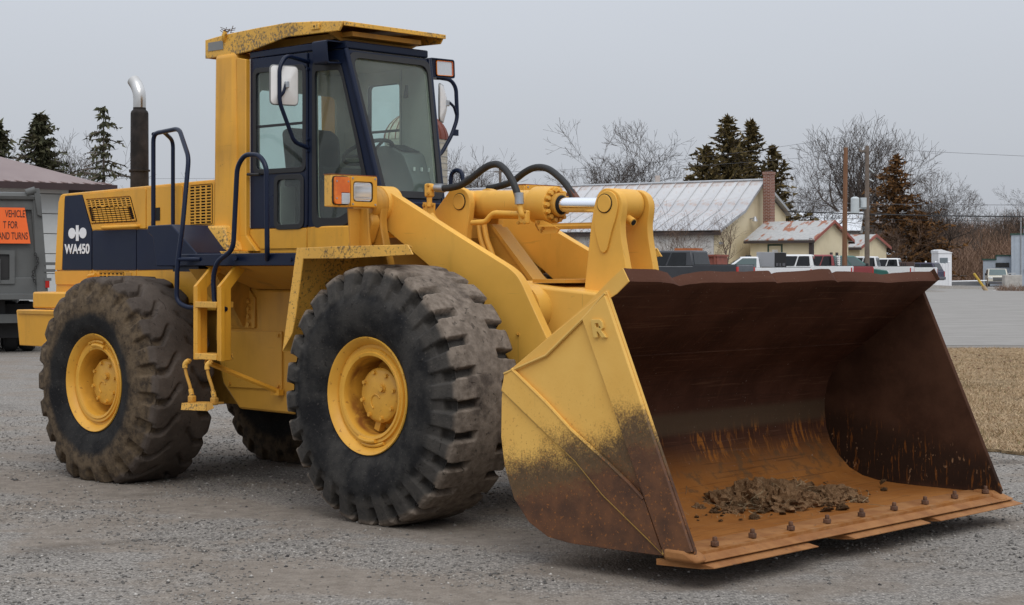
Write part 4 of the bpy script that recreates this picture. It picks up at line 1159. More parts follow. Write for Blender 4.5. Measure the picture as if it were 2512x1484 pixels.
# logo and lettering
def text_mesh(body, size, bold=0.0, sx=1.0, ext=.0015):
    cu = bpy.data.curves.new('lettering', 'FONT'); cu.body = body; cu.size = size; cu.offset = bold; cu.extrude = ext; cu.align_x = 'CENTER'; cu.align_y = 'CENTER'
    ob = bpy.data.objects.new('tmp', cu); COL.objects.link(ob)
    bpy.context.view_layer.update()
    me = bpy.data.meshes.new_from_object(ob.evaluated_get(bpy.context.evaluated_depsgraph_get()))
    bpy.data.objects.remove(ob)
    for v in me.vertices: v.co.x *= sx
    return me
def place_text(me, name, mat, parent, u, v, w, rot=0):
    """lettering on a face that looks towards +v"""
    o = link(name, me, mat, parent); o.location = (u, -v, w); o.rotation_euler = (R(90), rot, 0); return o
place_text(text_mesh('WA450', .119, .0030, 1.05), 'lettering', DECAL, hood, -4.750, HV + .0142, 1.896)
lg = MB(); vz = HV + .013
def lobe(cx):
    pts = [(cx + .058 * math.cos(a), 2.042 + .048 * math.sin(a)) for a in np.linspace(0, 2 * PI, 24, endpoint=False)]
    lg.uw(pts, vz, vz + .002)
lobe(-4.835); lobe(-4.657)
lg.bb(-4.79, -4.70, vz, vz + .0025, 2.030, 2.054); lg.bb(-4.768, -4.724, vz, vz + .003, 1.972, 2.112)
B(lg, 'emblem', DECAL, hood)

# exhaust
ex = B(MB().lathe([(.060, 2.40), (.082, 2.42), (.082, 2.44), (.079, 3.115), (.074, 3.135), (.058, 3.15), (.055, 3.19)], (-4.38, .15, 0), (0, 0, 1), 28), 'exhaust', MUFF)
B(MB().lathe([(.078, 2.597), (.094, 2.597), (.094, 2.612), (.078, 2.612)], (-4.38, .15, 0), (0, 0, 1), 28, True), 'clamp_ring', MUFF, ex)
B(MB().bb(-4.50, -4.44, .12, .18, 2.59, 2.612), 'clamp_lug', MUFF, ex)
pp = catmull([(-4.38, .15, 3.17), (-4.38, .15, 3.25), (-4.39, .15, 3.31), (-4.425, .15, 3.37), (-4.475, .15, 3.42)], 6)
m = MB(); m.tube(pp, .057, 24, cap=False); m.tube(pp, .052, 24, cap=False); B(m, 'exhaust_elbow', STAIN, ex)
B(MB().lathe([(.0525, 3.205), (.056, 3.205), (.056, 3.212), (.0525, 3.212)], (-4.38, .15, 0), (0, 0, 1), 24, True), 'weld_seam', MUFF, ex)
B(MB().cyl((-4.38, .15, 2.38), (-4.38, .15, 2.42), .13, n=28), 'exhaust_collar', LY, ex)

# counterweight
cw = B(MB().loft([(-5.24, .78, 1.10), (-5.10, .93, 1.035), (-4.15, .93, 1.035), (-4.15, -.93, 1.035), (-5.10, -.93, 1.035), (-5.24, -.78, 1.10)],
                 [(-5.275, .79, 1.352), (-5.118, .95, 1.358), (-4.15, .95, 1.37), (-4.15, -.95, 1.37), (-5.118, -.95, 1.358), (-5.275, -.79, 1.352)]), 'counterweight', LY, bevel=.012)
B(MB().uv([(-5.02, .76), (-4.875, .93), (-4.15, .93), (-4.15, -.93), (-4.875, -.93), (-5.02, -.76)], 1.374, 1.518), 'counterweight_block', LY, cw, bevel=.015)
B(MB().bb(-5.08, -4.2, .951, .962, 1.325, 1.352), 'edge_trim', LYG, cw)
# frames
rf = B(MB().uw([(-4.9, 1.5), (-4.9, .8), (-4.3, .62), (-2.5, .62), (-2.3, .592), (-1.62, .595), (-1.62, 1.74), (-2.6, 1.74), (-2.6, 1.5)], -.42, .42), 'rear_frame', LYG)
B(MB().uw([(-2.62, 1.73), (-2.66, 1.15), (-2.56, .80), (-2.34, .605), (-1.66, .60), (-1.60, .66), (-1.60, 1.56), (-2.1, 1.56), (-2.24, 1.73)], .42, .60), 'side_tank', PLATE_DIRT, rf, bevel=.02)
B(MB().uw([(-2.62, 1.73), (-2.66, 1.15), (-2.56, .80), (-2.34, .605), (-1.66, .60), (-1.60, .66), (-1.60, 1.56), (-2.1, 1.56), (-2.24, 1.73)], -.60, -.42), 'side_tank', PLATE_DIRT, rf, bevel=.02)
cv = B(MB().uw(rounded([(-2.475, 1.225), (-1.785, 1.238), (-1.785, .785), (-2.475, .775)], .015, 3), .60, .617), 'cover_plate', PLATE_DIRT, rf, bevel=.004)
for a, b in ((-2.44, 1.195), (-1.82, 1.205), (-1.82, .815), (-2.44, .805)): B(MB().bolt((a, .617, b), (0, 1, 0), .014, .014), 'bolt', LYG, cv)
br = B(MB().uw(rounded([(-2.50, 1.25), (-2.115, 1.255), (-2.115, 1.49), (-2.19, 1.565), (-2.50, 1.55)], .01, 2), .60, .622), 'mount_plate', PLATE_DIRT, rf, bevel=.004)
for a in (-2.455, -2.18):
    for b in (1.285, 1.345, 1.405, 1.465): B(MB().bolt((a, .622, b), (0, 1, 0), .019, .020), 'bolt', LYG, br)
B(MB().loft([(-2.40, .622, 1.27), (-2.24, .622, 1.27), (-2.24, .64, 1.27), (-2.40, .64, 1.27)], [(-2.46, .622, 1.72), (-2.14, .622, 1.72), (-2.14, 1.0, 1.72), (-2.46, 1.0, 1.72)]), 'platform_gusset', LYG, rf)
B(MB().vw([(1.09, 1.742), (.63, 1.565), (.60, 1.565), (.60, 1.742)], -2.12, -.98), 'belly_sheet', LYG, rf)
B(MB().bb(-1.72, -1.30, -.34, .34, .62, 1.45), 'hinge_block', LYG, rf)
# front frame
ff = B(MB().uw([(-1.32, .62), (-.9, .5), (.45, .5), (.60, .75), (.60, 1.2), (-.1, 1.7), (-.35, 1.95), (-.75, 1.95), (-1.2, 1.6), (-1.32, 1.4)], -.50, .50), 'front_frame', LYG)
B(MB().uw([(-1.34, 1.52), (-.2, 1.42), (-.2, 1.36), (-1.34, 1.45)], .502, .62), 'frame_rib', LYG, ff)
for s in (1, -1):
    tw = B(MB().uw(rounded([(-1.0, 1.45), (-.92, 1.86), (-.80, 2.10), (-.76, 2.22), (-.66, 2.30), (-.56, 2.27), (-.53, 2.18), (-.55, 2.05), (-.50, 1.86), (-.35, 1.45)], .05, 3), s * .64, s * .71), 'arm_tower', LYG, ff, bevel=.008)
    B(MB().lathe([(.045, .63), (.13, .63), (.13, .755), (.115, .77), (.05, .77), (0, .765)] if s == 1 else [(.045, -.63), (.13, -.63), (.13, -.755), (.115, -.77), (0, -.765)], (-.66, 0, 2.19), (0, 1, 0), 32), 'pivot_boss', LYG, tw)
B(MB().uw(rounded([(-.74, 1.90), (-.79, 2.06), (-.73, 2.12), (-.57, 2.13), (-.53, 2.06), (-.60, 1.90)], .03, 3), .715, .80), 'tower_casting', LYG, ff, bevel=.012)

# ---------------------------------------------------------------- platform, steps, rails
pf = B(MB().bb(-2.36, -.95, 1.10, 1.152, 1.745, 1.836), 'platform', NAVY, bevel=.006)
B(MB().bb(-2.36, -.95, .52, 1.10, 1.795, 1.828), 'deck', NAVYD, pf)
B(MB().uw(rounded([(-3.02, 2.070), (-2.70, 2.075), (-2.36, 1.845), (-2.36, 1.742), (-2.9, 1.742), (-2.95, 1.98), (-3.02, 2.012)], .01, 2), .565, 1.0), 'battery_box', NAVY, pf, bevel=.008)
B(MB().bb(-2.7, -2.36, .565, .98, 1.70, 1.742), 'box_floor', NAVYD, pf)
B(MB().bolt((-1.01, 1.152, 1.79), (0, 1, 0), .014, .012), 'bolt', NAVY, pf)
for s in (-1,):
    B(MB().bb(-2.36, -.95, -1.152, -.52, 1.745, 1.836), 'platform_far', NAVY, pf)
ld = empty('ladder', parent=LO)
def rail(u):
    pts = [(1.255, 1.035), (1.255, 1.59), (1.10, 1.744), (.985, 1.744), (1.145, 1.575), (1.145, 1.035)]
    return MB().vw(pts, u, u + .030)
for u in (-2.05, -1.755): B(rail(u), 'rail', LY, ld, bevel=.004)
for u in (-2.05, -1.755): B(MB().vw([(1.255, 1.035), (1.255, 1.59), (1.225, 1.59), (1.225, 1.035)], u + .03, u + .055), 'rail_flange', LY, ld)
for w in (1.43, 1.040): B(MB().bb(-2.02, -1.755, 1.10, 1.262, w, w + .045), 'step', LYF, ld, bevel=.004)
for u in (-2.07, -1.79):
    cb = MB(); pts = catmull([(u - .02, 1.25, 1.03), (u - .06, 1.27, 1.00), (u - .05, 1.27, .93), (u - .01, 1.265, .84), (u + .01, 1.26, .765)], 6); cb.tube(pts, .013, 8)
    ca = B(cb, 'cable', LYG, ld)
    B(MB().tube(pts[2:10], .021, 10), 'cable_ferrule', LYF, ca); B(MB().tube(pts[-5:], .019, 10), 'cable_ferrule', LYF, ca)
    B(MB().box((u + .012, 1.26, .735), (.055, .05, .06)), 'clamp', LYG, ca, bevel=.012)
B(MB().ext([(-2.11, 1.20, .712), (-1.74, 1.20, .728), (-1.74, 1.31, .722), (-2.11, 1.31, .706)], (0, 0, -.012)), 'hanging_step', LYG, ld)
B(MB().ext([(-2.11, 1.31, .706), (-1.80, 1.31, .722), (-1.80, 1.316, .665), (-2.11, 1.316, .655)], (0, .008, 0)), 'hanging_step_lip', LYF, ld)
B(MB().ext([(-1.80, 1.31, .722), (-1.74, 1.31, .722), (-1.70, 1.32, .69), (-1.78, 1.325, .664)], (0, .006, 0)), 'bent_lip', LYG, ld)
B(MB().tube([(-2.0, 1.18, 1.02), (-1.80, .64, .775)], .022, 6), 'brace', LY, ld)
B(MB().bb(-1.86, -1.76, .617, .665, .745, .79), 'brace_lug', LY, ld)
B(MB().tube(rpath([(-3.01, .95, 2.07), (-3.01, .95, 2.815), (-2.63, .97, 2.835), (-2.335, 1.09, 2.585), (-2.29, 1.18, 2.05), (-2.31, 1.215, 1.75), (-2.32, 1.215, 1.47), (-2.20, 1.20, 1.425), (-2.06, 1.18, 1.425)], .07), .0185, 12), 'handrail', NAVY)
B(MB().tube(rpath([(-3.235, .60, 2.07), (-3.235, .60, 2.79), (-3.15, .76, 2.855), (-3.01, .95, 2.81)], .06), .017, 12), 'handrail', NAVY)
B(MB().tube(rpath([(-2.30, 1.21, 1.795), (-2.10, 1.15, 1.795)], .02), .016, 10), 'rail_stub', NAVY)
B(MB().tube(rpath([(-1.715, 1.20, 1.42), (-1.83, 1.22, 1.445), (-1.85, 1.22, 1.66), (-1.80, 1.22, 1.775), (-1.615, 1.21, 1.865), (-1.58, 1.20, 2.48), (-1.49, 1.20, 2.565), (-1.32, 1.20, 2.555), (-1.235, 1.20, 2.47), (-1.225, 1.20, 1.85), (-1.29, 1.15, 1.79)], .07), .0185, 12), 'handrail', NAVY)
B(MB().tube([(-1.60, 1.21, 1.80), (-1.66, 1.15, 1.80)], .017, 10), 'rail_stub', NAVY)
B(MB().tube(rpath([(-.85, -.30, 2.30), (-.85, -.30, 2.45), (-.80, -.30, 2.49), (-.73, -.30, 2.47), (-.70, -.30, 2.30)], .04), .017, 10), 'grab_handle', NAVY)

# ---------------------------------------------------------------- front fenders with lamps
for s in (1, -1):
    fd = B(MB().loft([(-.755, s * .72, 1.872), (-.60, s * .72, 1.876), (-.20, s * .72, 1.882), (-.195, s * .72, 1.874), (-.60, s * .72, 1.866), (-.75, s * .72, 1.862)],
                     [(-.755, s * 1.305, 1.868), (-.245, s * 1.305, 1.876), (.385, s * 1.305, 1.880), (.39, s * 1.305, 1.872), (-.245, s * 1.305, 1.866), (-.75, s * 1.305, 1.858)]), 'fender', LYF)
    B(MB().uw([(-.755, 1.868), (-.245, 1.877), (.385, 1.881), (.435, 1.815), (-.215, 1.792), (-.685, 1.793), (-.765, 1.40), (-.803, 1.268), (-.914, 1.134), (-.842, 1.48)], s * 1.300, s * 1.312), 'fender_flange', LYF, fd, bevel=.003)
    B(MB().loft([(-.760, s * .70, 1.86), (-.765, s * .70, 1.86), (-.92, s * .70, 1.135), (-.915, s * .70, 1.135)], [(-.755, s * 1.30, 1.86), (-.763, s * 1.30, 1.86), (-.918, s * 1.30, 1.135), (-.91, s * 1.30, 1.135)]), 'fender_apron', LYF, fd)
    B(MB().uw([(-.62, 1.885), (-.66, 2.15), (-.46, 2.15), (-.44, 1.885)], s * .90, s * .915), 'lamp_post', LYG, fd)
    B(MB().ext([(-.55, s * .80, 1.885), (-.55, s * 1.0, 1.885), (-.55, s * 1.02, 2.15), (-.55, s * .86, 2.15)], (.014, 0, 0)), 'lamp_post_web', LYG, fd)
    u0 = -.515; a, b = s * .777, s * 1.2
    hb = B(MB().bb(u0 - .075, u0, a, b, 2.158, 2.382), 'lamp_housing', LYF, fd, bevel=.006)
    B(MB().bb(u0 - .077, u0 + .002, a - s * .004, b + s * .004, 2.382, 2.386), 'housing_lid', paint('rusty_red_lid', (.30, .09, .03), grime=.4), hb)
    def vb(x): return s * x
    fr = MB(); fr.panel(lambda y, z: (u0 + .001, s * y, z), rounded(rect(.782, 1.028, 2.163, 2.378), .01, 2), [rounded(rect(.818, 1.008, 2.196, 2.340), .028, 5)], (.014, 0, 0)); fr = B(fr, 'headlight_bezel', LY, hb, bevel=.002)
    for y in (.80, 1.012):
        for z in (2.178, 2.362): B(MB().bolt((u0 + .015, s * y, z), (1, 0, 0), .006, .006), 'screw', STEEL, fr)
    B(MB().panel(lambda y, z: (u0 + .002, s * y, z), rounded(rect(.812, 1.012, 2.192, 2.345), .03, 5), [rounded(rect(.826, 1.004, 2.200, 2.338), .028, 5)], (.006, 0, 0)), 'headlight_gasket', RUBBER, hb)
    B(MB().panel(lambda y, z: (u0 + .004 + .012 * (1 - ((y - .915) / .1) ** 2) * (1 - ((z - 2.269) / .08) ** 2), s * y, z), rounded(rect(.832, .998, 2.204, 2.334), .028, 5), [], (.004, 0, 0)), 'headlight', LENS, hb)
    for zz in (2.236, 2.268, 2.300): B(MB().bb(u0 + .016, u0 + .019, s * .84, s * .99, zz - .001, zz + .001), 'lens_flute', LENS, hb)
    B(MB().panel(lambda y, z: (u0 + .001, s * y, z), rounded(rect(1.042, 1.192, 2.170, 2.372), .028, 5), [], (.010, 0, 0)), 'signal_gasket', RUBBER, hb)
    B(MB().panel(lambda y, z: (u0 + .012, s * y, z), rounded([(1.048, 2.366), (1.186, 2.366), (1.186, 2.176), (1.128, 2.176), (1.128, 2.258), (1.048, 2.258)], [.02, .02, .02, .003, .003, .003], 4), [], (.016, 0, 0)), 'turn_signal', AMBER, hb, bevel=.005)
    B(MB().panel(lambda y, z: (u0 + .012, s * y, z), rounded(rect(1.048, 1.124, 2.178, 2.254), [.02, .003, .003, .003], 4), [], (.014, 0, 0)), 'position_light', LENS, hb, bevel=.004)
    for zz in np.linspace(2.19, 2.243, 6): B(MB().bb(u0 + .026, u0 + .0285, s * 1.053, s * 1.119, zz - .0015, zz + .0015), 'lens_flute', LENS, hb)
    for y, z in ((1.065, 2.335), (1.17, 2.335), (1.17, 2.215)): B(MB().bolt((u0 + .028, s * y, z), (1, 0, 0), .005, .004), 'screw', STEEL, hb)

# ---------------------------------------------------------------- lift arms
def arm(s):
    out = [(-.72, 2.30), (-.60, 2.295), (.13, 1.957), (.62, 1.735), (.70, 1.685), (.755, 1.62), (.80, 1.545), (.98, 1.258), (1.45, .62), (1.55, .42), (1.42, .33), (1.25, .40), (.55, 1.20), (.30, 1.44), (-.10, 1.715), (-.70, 2.065), (-.80, 2.12), (-.80, 2.25)]
    rr = [.06, .05, .02, .12, .08, .08, .08, .3, .1, .06, .06, .06, .2, .15, .02, .05, .05, .05]
    return MB().uw(rounded(out, rr, 5), s * .535, s * .605)
for s in (1, -1):
    a = B(arm(s), 'lift_arm', LYA, bevel=.004)
    B(MB().cyl((-.66, s * .50, 2.19), (-.66, s * .64, 2.19), .135, n=32), 'arm_boss', LYA, a)
    B(MB().bolt((.72, s * .605, 1.28), (0, s, 0), .008, .02), 'grease_nipple', LYG, a)
xt = B(MB().cyl((.68, -.53, 1.44), (.68, .53, 1.44), .17, n=40), 'cross_tube', LYA)
B(MB().loft([(.36, .50, 1.640), (.36, -.50, 1.640), (.45, -.50, 1.25), (.45, .50, 1.25)], [(1.36, .30, 1.545), (1.36, -.30, 1.545), (1.30, -.30, 1.22), (1.30, .30, 1.22)]), 'cross_box', LYA, xt, bevel=.02)
B(MB().bb(.55, .85, -.28, .28, 1.625, 1.650), 'wear_pad', LYG, xt)
# bellcrank: two plates
bell = [(1.110, 2.268), (1.180, 2.262), (1.245, 2.225), (1.272, 2.165), (1.268, 2.10), (1.254, 2.03), (1.258, 1.95), (1.276, 1.86), (1.312, 1.70), (1.35, 1.42), (1.40, 1.05), (1.15, 1.0), (.93, 1.30), (.935, 1.60), (.962, 1.78), (.984, 1.953), (1.005, 2.08), (1.03, 2.18), (1.06, 2.24)]
bc = None
for s in (1, -1):
    a, b = (.115, .175) if s == 1 else (-.115, -.175)
    p = B(MB().uw(rounded(bell, .06, 4), a, b), 'bellcrank_plate', LYA, bevel=.006)
    b2 = s * .175
    B(MB().uw(rounded([(1.05, 2.11), (1.03, 2.03), (1.045, 1.95), (1.085, 1.845), (1.115, 1.825), (1.145, 1.845), (1.185, 1.97), (1.222, 2.06), (1.245, 2.15), (1.22, 2.225), (1.15, 2.255), (1.085, 2.23), (1.055, 2.17)], .05, 4), b2, b2 + s * .014), 'doubler_plate', LYA, p, bevel=.004)
    B(MB().cyl((1.128, b2 + s * .004, 2.163), (1.128, b2 + s * .018, 2.163), .066, n=32), 'pin_seat', DARK, p)
    B(MB().cyl((1.128, b2 + s * .004, 2.163), (1.128, b2 + s * .023, 2.163), .060, n=32), 'pin', LYA, p, bevel=.003)
tc_ = B(MB().tube([(-.30, 0, 2.197), (-.26, 0, 2.197), (.34, 0, 2.180), (.345, 0, 2.180)], [.095, .104, .104, .09], 40), 'tilt_cylinder', LYA)
B(MB().cyl((-.30, -.11, 2.20), (-.30, .11, 2.20), .10, n=28), 'cylinder_eye', LYA, tc_)
d = Vector((1.0, 0, -.02)).normalized()
def cp(u): return Vector((u, 0, 2.1886 - .0285 * (u + 0)))
B(MB().tube([cp(.335), cp(.34), cp(.505), cp(.51)], [.118, .132, .132, .125], 44), 'cylinder_head', LYA, tc_, smooth=30)
hd = B(MB().tube([cp(.508), cp(.512), cp(.565), cp(.57)], [.080, .084, .084, .076], 36), 'gland', LYG, tc_, smooth=30)
B(MB().tube([cp(.568), cp(.582)], [.070, .062], 30), 'rod_seal', DARK, hd)
for k in range(14):
    a = 2 * PI * k / 14
    p = cp(.508) + Vector((0, .108 * math.cos(a), .108 * math.sin(a)))
    B(MB().bolt(p, d, .0165, .034), 'head_bolt', LYG if 8 <= k <= 12 else LYA, hd)
B(MB().tube([cp(.57), cp(1.02)], .0525, 36), 'piston_rod', CHROME, tc_)
re_ = B(MB().cyl((1.128, -.108, 2.160), (1.128, .108, 2.160), .108, n=36), 'rod_eye', LYA, tc_, bevel=.01)
B(MB().cyl((1.16, .02, 2.075), (1.25, .03, 2.035), .033, .028, n=18), 'grease_boss', LYA, re_)
B(MB().cyl((1.245, .03, 2.037), (1.253, .03, 2.033), .020, n=14), 'grease_plug', DARK, re_)
B(MB().tube([cp(.35) + Vector((0, 0, -.13)), cp(.38) + Vector((0, 0, -.17))], .03, 10), 'cylinder_lug', LYG, tc_)
# positioner bracket and rod
bk_ = B(MB().uw([(.39, 2.065), (.47, 2.065), (.62, 2.0), (.60, 1.975), (.45, 1.965)], .07, .085), 'positioner_bracket', LYA)
B(MB().bb(.45, 1.0, .095, .115, 2.018, 2.030), 'positioner_rod', LYA, bk_)
B(MB().bb(.47, 1.0, .06, .066, 1.998, 2.042), 'positioner_channel', LYG, bk_)
for u, w in ((.43, 2.05), (.475, 2.01), (.455, 1.99)): B(MB().bolt((u, .085, w), (0, 1, 0), .010, .010), 'bolt', LYG, bk_)
# tower for the cylinder foot
for s in (1, -1):
    a, b = s * .13, s * .185
    tp = B(MB().uw(rounded([(-.56, 2.12), (-.42, 2.25), (-.36, 2.31), (-.29, 2.325), (-.20, 2.295), (-.155, 2.22), (-.17, 2.10), (-.195, 1.98), (-.20, 1.72), (-.75, 1.72), (-.72, 2.0)], .06, 4), a, b), 'cylinder_tower', LYA, bevel=.006)
    B(MB().cyl((-.265, b, 2.213), (-.265, b + s * .006, 2.213), .062, n=30), 'pin_seat', DARK, tp)
    B(MB().cyl((-.265, b, 2.213), (-.265, b + s * .012, 2.213), .057, n=30), 'pin', LYA, tp, bevel=.003)
sc_ = B(MB().ext([(-.20, -.10, 2.05), (-.12, -.10, 2.05), (.30, -.10, 1.62), (.10, -.10, 1.55), (-.25, -.10, 1.80)], (0, .10, 0)), 'slanted_guard', LYG)
B(MB().ext([(-.10, -.12, 2.02), (-.075, -.12, 2.03), (.33, -.12, 1.63), (.29, -.12, 1.62)], (0, .14, 0)), 'guard_flange', LYG, sc_)
B(MB().bolt((.19, .005, 1.665), (.3, 1, .3), .016, .014), 'bolt', LYG, sc_)
for k, off in enumerate((0, .06)):
    B(MB().tube(catmull([(-.20 + off, .06, 2.06), (-.16 + off, .07, 1.94), (-.10 + off, .08, 1.84), (-.06 + off, .08, 1.74), (-.03 + off, .08, 1.66)], 6), .021, 12), 'hydraulic_pipe', LYA)
# hard lines, fittings, hoses
B(MB().tube(rpath([(-.12, .20, 2.055), (.02, .20, 2.060), (.06, .20, 2.10), (.105, .20, 2.122), (.37, .20, 2.108)], .03), .020, 12), 'hydraulic_pipe', LYA)
B(MB().tube(rpath([(-.44, .30, 2.12), (-.40, .30, 2.08), (-.28, .30, 1.99), (-.20, .26, 1.86)], .04), .020, 12), 'hydraulic_pipe', LYA)
ft = B(MB().box((.40, .205, 2.085), (.075, .05, .095)), 'hose_flange', LYA, bevel=.01)
for a, b in ((.37, 2.045), (.43, 2.045), (.37, 2.125), (.43, 2.125)): B(MB().bolt((a, .23, b), (0, 1, 0), .010, .012), 'bolt', LYG, ft)
B(MB().tube(rpath([(.405, .22, 2.09), (.42, .25, 2.10), (.402, .25, 2.15), (.399, .25, 2.19)], .03), [.02] * 14, 12), 'hose_elbow', LYA, ft)
h1 = B(MB().tube(catmull([(-.43, .25, 2.317), (-.36, .25, 2.312), (-.27, .25, 2.315), (-.17, .25, 2.335), (-.06, .25, 2.385), (.03, .25, 2.432), (.11, .25, 2.461), (.19, .25, 2.462), (.26, .25, 2.420), (.31, .25, 2.365), (.355, .25, 2.295), (.385, .25, 2.225), (.393, .25, 2.19)], 6), .0255, 16), 'hydraulic_hose', HOSE)
B(MB().tube([(.392, .25, 2.255), (.398, .25, 2.175)], .033, 18), 'hose_ferrule', STEEL, h1); B(MB().tube([(-.445, .25, 2.318), (-.36, .25, 2.312)], .032, 18), 'hose_ferrule', STEEL, h1)
h2 = B(MB().tube(catmull([(-.40, -.25, 2.33), (-.31, -.25, 2.338), (-.155, -.25, 2.368), (-.03, -.25, 2.431), (.06, -.25, 2.462), (.14, -.25, 2.466), (.22, -.25, 2.448), (.30, -.25, 2.402), (.374, -.25, 2.345), (.44, -.25, 2.27), (.47, -.25, 2.20)], 6), .0255, 16), 'hydraulic_hose', HOSE)
B(MB().ext([(.44, -.28, 2.30), (.53, -.28, 2.20), (.47, -.28, 2.17), (.40, -.28, 2.26)], (0, .05, 0)), 'hose_ferrule', flat('rust_ferrule', (.12, .05, .03), .7), h2)
fz = B(MB().box((-.495, .27, 2.30), (.055, .06, .10)), 'hose_block', LYA, bevel=.012)
B(MB().tube([(-.495, .27, 2.318), (-.43, .25, 2.318)], .022, 12), 'hose_stub', LYA, fz)
for a, b in ((-.475, 2.335), (-.475, 2.275)): B(MB().bolt((a, .30, b), (0, 1, 0), .010, .012), 'bolt', LYG, fz)
B(MB().tube([(-.495, .27, 2.26), (-.495, .27, 2.18)], .02, 12), 'hose_stub', LYA, fz)
B(MB().uw([(-.56, 2.215), (-.44, 2.205), (-.45, 2.05), (-.56, 2.05)], .26, .275), 'hose_bracket', LYA, fz)
for u in (-.545, -.50, -.455): B(MB().bolt((u, .275, 2.19), (0, 1, 0), .011, .012), 'bolt', LYG, fz)

# ---------------------------------------------------------------- bucket
t = NT('bucket_inner_rust'); s = t.sep(); n1 = t.noise(2.2, 6, .6); n2 = t.noise(9, 5, .65); st = t.noise(9, 5, .65, stretch=(1.2, 3.0, .55), dist=.5); sc2 = t.noise(12, 4, .6, stretch=(.25, 2.2, .5))
dark = t.mix(t.ramp(n1, .3, .7), (.042, .017, .010), (.078, .033, .020)); dark = t.mix(t.ramp(sc2, .55, .75, 0, .35), dark, (.11, .045, .024))
org = t.mix(t.ramp(n1, .3, .7), (.255, .092, .020), (.345, .142, .038)); org = t.mix(t.ramp(n2, .55, .75, 0, .55), org, (.20, .10, .045))
hz = t.math('ADD', s[2], t.math('MULTIPLY', t.math('SUBTRACT', n1, .5), .16))
c = t.mix(t.ramp(hz, .24, .60, 1, 0), dark, org)
band = t.math('MULTIPLY', t.ramp(s[2], .40, .46), t.ramp(s[2], .62, .72, 1, 0)); c = t.mix(t.math('MULTIPLY', t.math('MULTIPLY', band, t.ramp(t.noise(3.1, 3), .38, .6)), t.ramp(st, .52, .60)), c, (.29, .105, .022))
scr_ = t.noise(6, 3, .6, stretch=(9, .22, 9), dist=.2); c = t.mix(t.ramp(scr_, .60, .66, 0, .35), c, (.16, .085, .05)); c = t.mix(t.ramp(scr_, .36, .40, .4, 0), c, (.035, .018, .012))
c = t.mix(t.math('MULTIPLY', t.ramp(s[2], .60, .66), t.math('MULTIPLY', t.ramp(s[2], .74, .80, 1, 0), .75)), c, (.085, .058, .035))
low = t.math('MULTIPLY', t.ramp(s[2], .22, .30), t.ramp(s[2], .44, .52, 1, 0)); c = t.mix(t.math('MULTIPLY', low, t.ramp(n2, .5, .62, 0, .6)), c, (.10, .06, .03))
c = t.mix(t.math('MULTIPLY', t.ramp(s[0], 2.85, 2.98), t.math('MULTIPLY', t.ramp(n2, .35, .65), t.ramp(s[2], .3, .4, .75, 0))), c, (.38, .20, .09))
c = t.mix(t.ramp(s[2], 1.58, 1.68, 0, .8), c, (.105, .046, .030)); sp_ = t.noise(55, 3, .6)  # lip painted lighter: skylight on its upturned face put into the colour
c = t.mix(t.ramp(sp_, .70, .73, 0, .5), c, (.40, .34, .28))
t.bump(t.math('ADD', n2, t.noise(40, 4)), .35, .006); BIN = t.done(c, .85, .0, .10)
def bucket_outer(name, off):
    t = NT(name); s = t.sep(); n1 = t.noise(2.6, 6, .62); n2 = t.noise(26, 5, .7); n3 = t.noise(7, 5, .6); scr = t.noise(14, 3, .6, stretch=(1, 1, 1), dist=2.5)
    yel = t.mix(t.ramp(n1, .3, .7), (.74, .415, .085), (.80, .475, .11)); brn = t.mix(t.ramp(n3, .3, .7), (.075, .034, .018), (.150, .062, .026)); gry = t.mix(t.ramp(n2, .3, .7), (.034, .023, .016), (.075, .048, .032))
    hf = t.noise(95, 3, .6); hh = t.math('ADD', t.math('ADD', s[2], off), t.math('ADD', t.math('MULTIPLY', s[0], -.16), t.math('ADD', t.math('ADD', t.math('MULTIPLY', t.math('SUBTRACT', hf, .5), .30), t.math('MULTIPLY', t.math('SUBTRACT', n2, .5), .16)), t.math('MULTIPLY', t.math('SUBTRACT', n1, .5), .45))))
    c = t.mix(t.ramp(hh, .12, .46), brn, yel)
    mid_ = t.math('MULTIPLY', t.ramp(hh, .12, .26), t.ramp(hh, .28, .50, 1, 0)); c = t.mix(t.math('MULTIPLY', mid_, .85), c, gry)
    spk = t.math('MULTIPLY', t.ramp(t.noise(48, 3, .6), .60, .66), t.ramp(s[2], .45, 1.25, 1, 0)); c = t.mix(t.math('MULTIPLY', spk, .75), c, (.30, .11, .025))
    wv = t.n('ShaderNodeTexNoise'); wv.inputs['Scale'].default_value = 5
    ln_ = t.noise(30, 2, .5, stretch=(1.0, 1, .08)); c = t.mix(t.math('MULTIPLY', t.ramp(ln_, .68, .70), t.ramp(s[2], .5, 1.1, .5, 0)), c, (.06, .04, .03))
    t.bump(t.math('ADD', n2, n3), .25, .004); return t.done(c, .6, 0, .35)
BOUT = bucket_outer('bucket_outer', .02)
t = NT('edge_steel'); n1 = t.noise(6, 6, .6); n2 = t.noise(30, 4); c = t.mix(t.ramp(n1, .3, .7), (.25, .098, .028), (.36, .165, .055)); c = t.mix(t.ramp(n2, .6, .72, 0, .6), c, (.10, .06, .035)); EDGE = t.done(c, .72, .05, .35)
NUT = flat('rusty_nut', (.115, .055, .030), .75, var=.3, scale=30)
WELD = paint('weld_yellow', (.66, .40, .09), grime=.35, gcol=(.14, .06, .02), chips=.4)
t = NT('bucket_side_rust'); s = t.sep(); n1 = t.noise(2.4, 6, .6); n2 = t.noise(11, 5, .65); dr = t.noise(8, 4, .6, stretch=(6, 1, .9), dist=.4); dp_ = t.noise(30, 3, .6, stretch=(1, 1, .5))
c = t.mix(t.ramp(n1, .3, .7), (.040, .018, .011), (.085, .040, .024)); c = t.mix(t.ramp(n2, .55, .75, 0, .35), c, (.11, .05, .026))
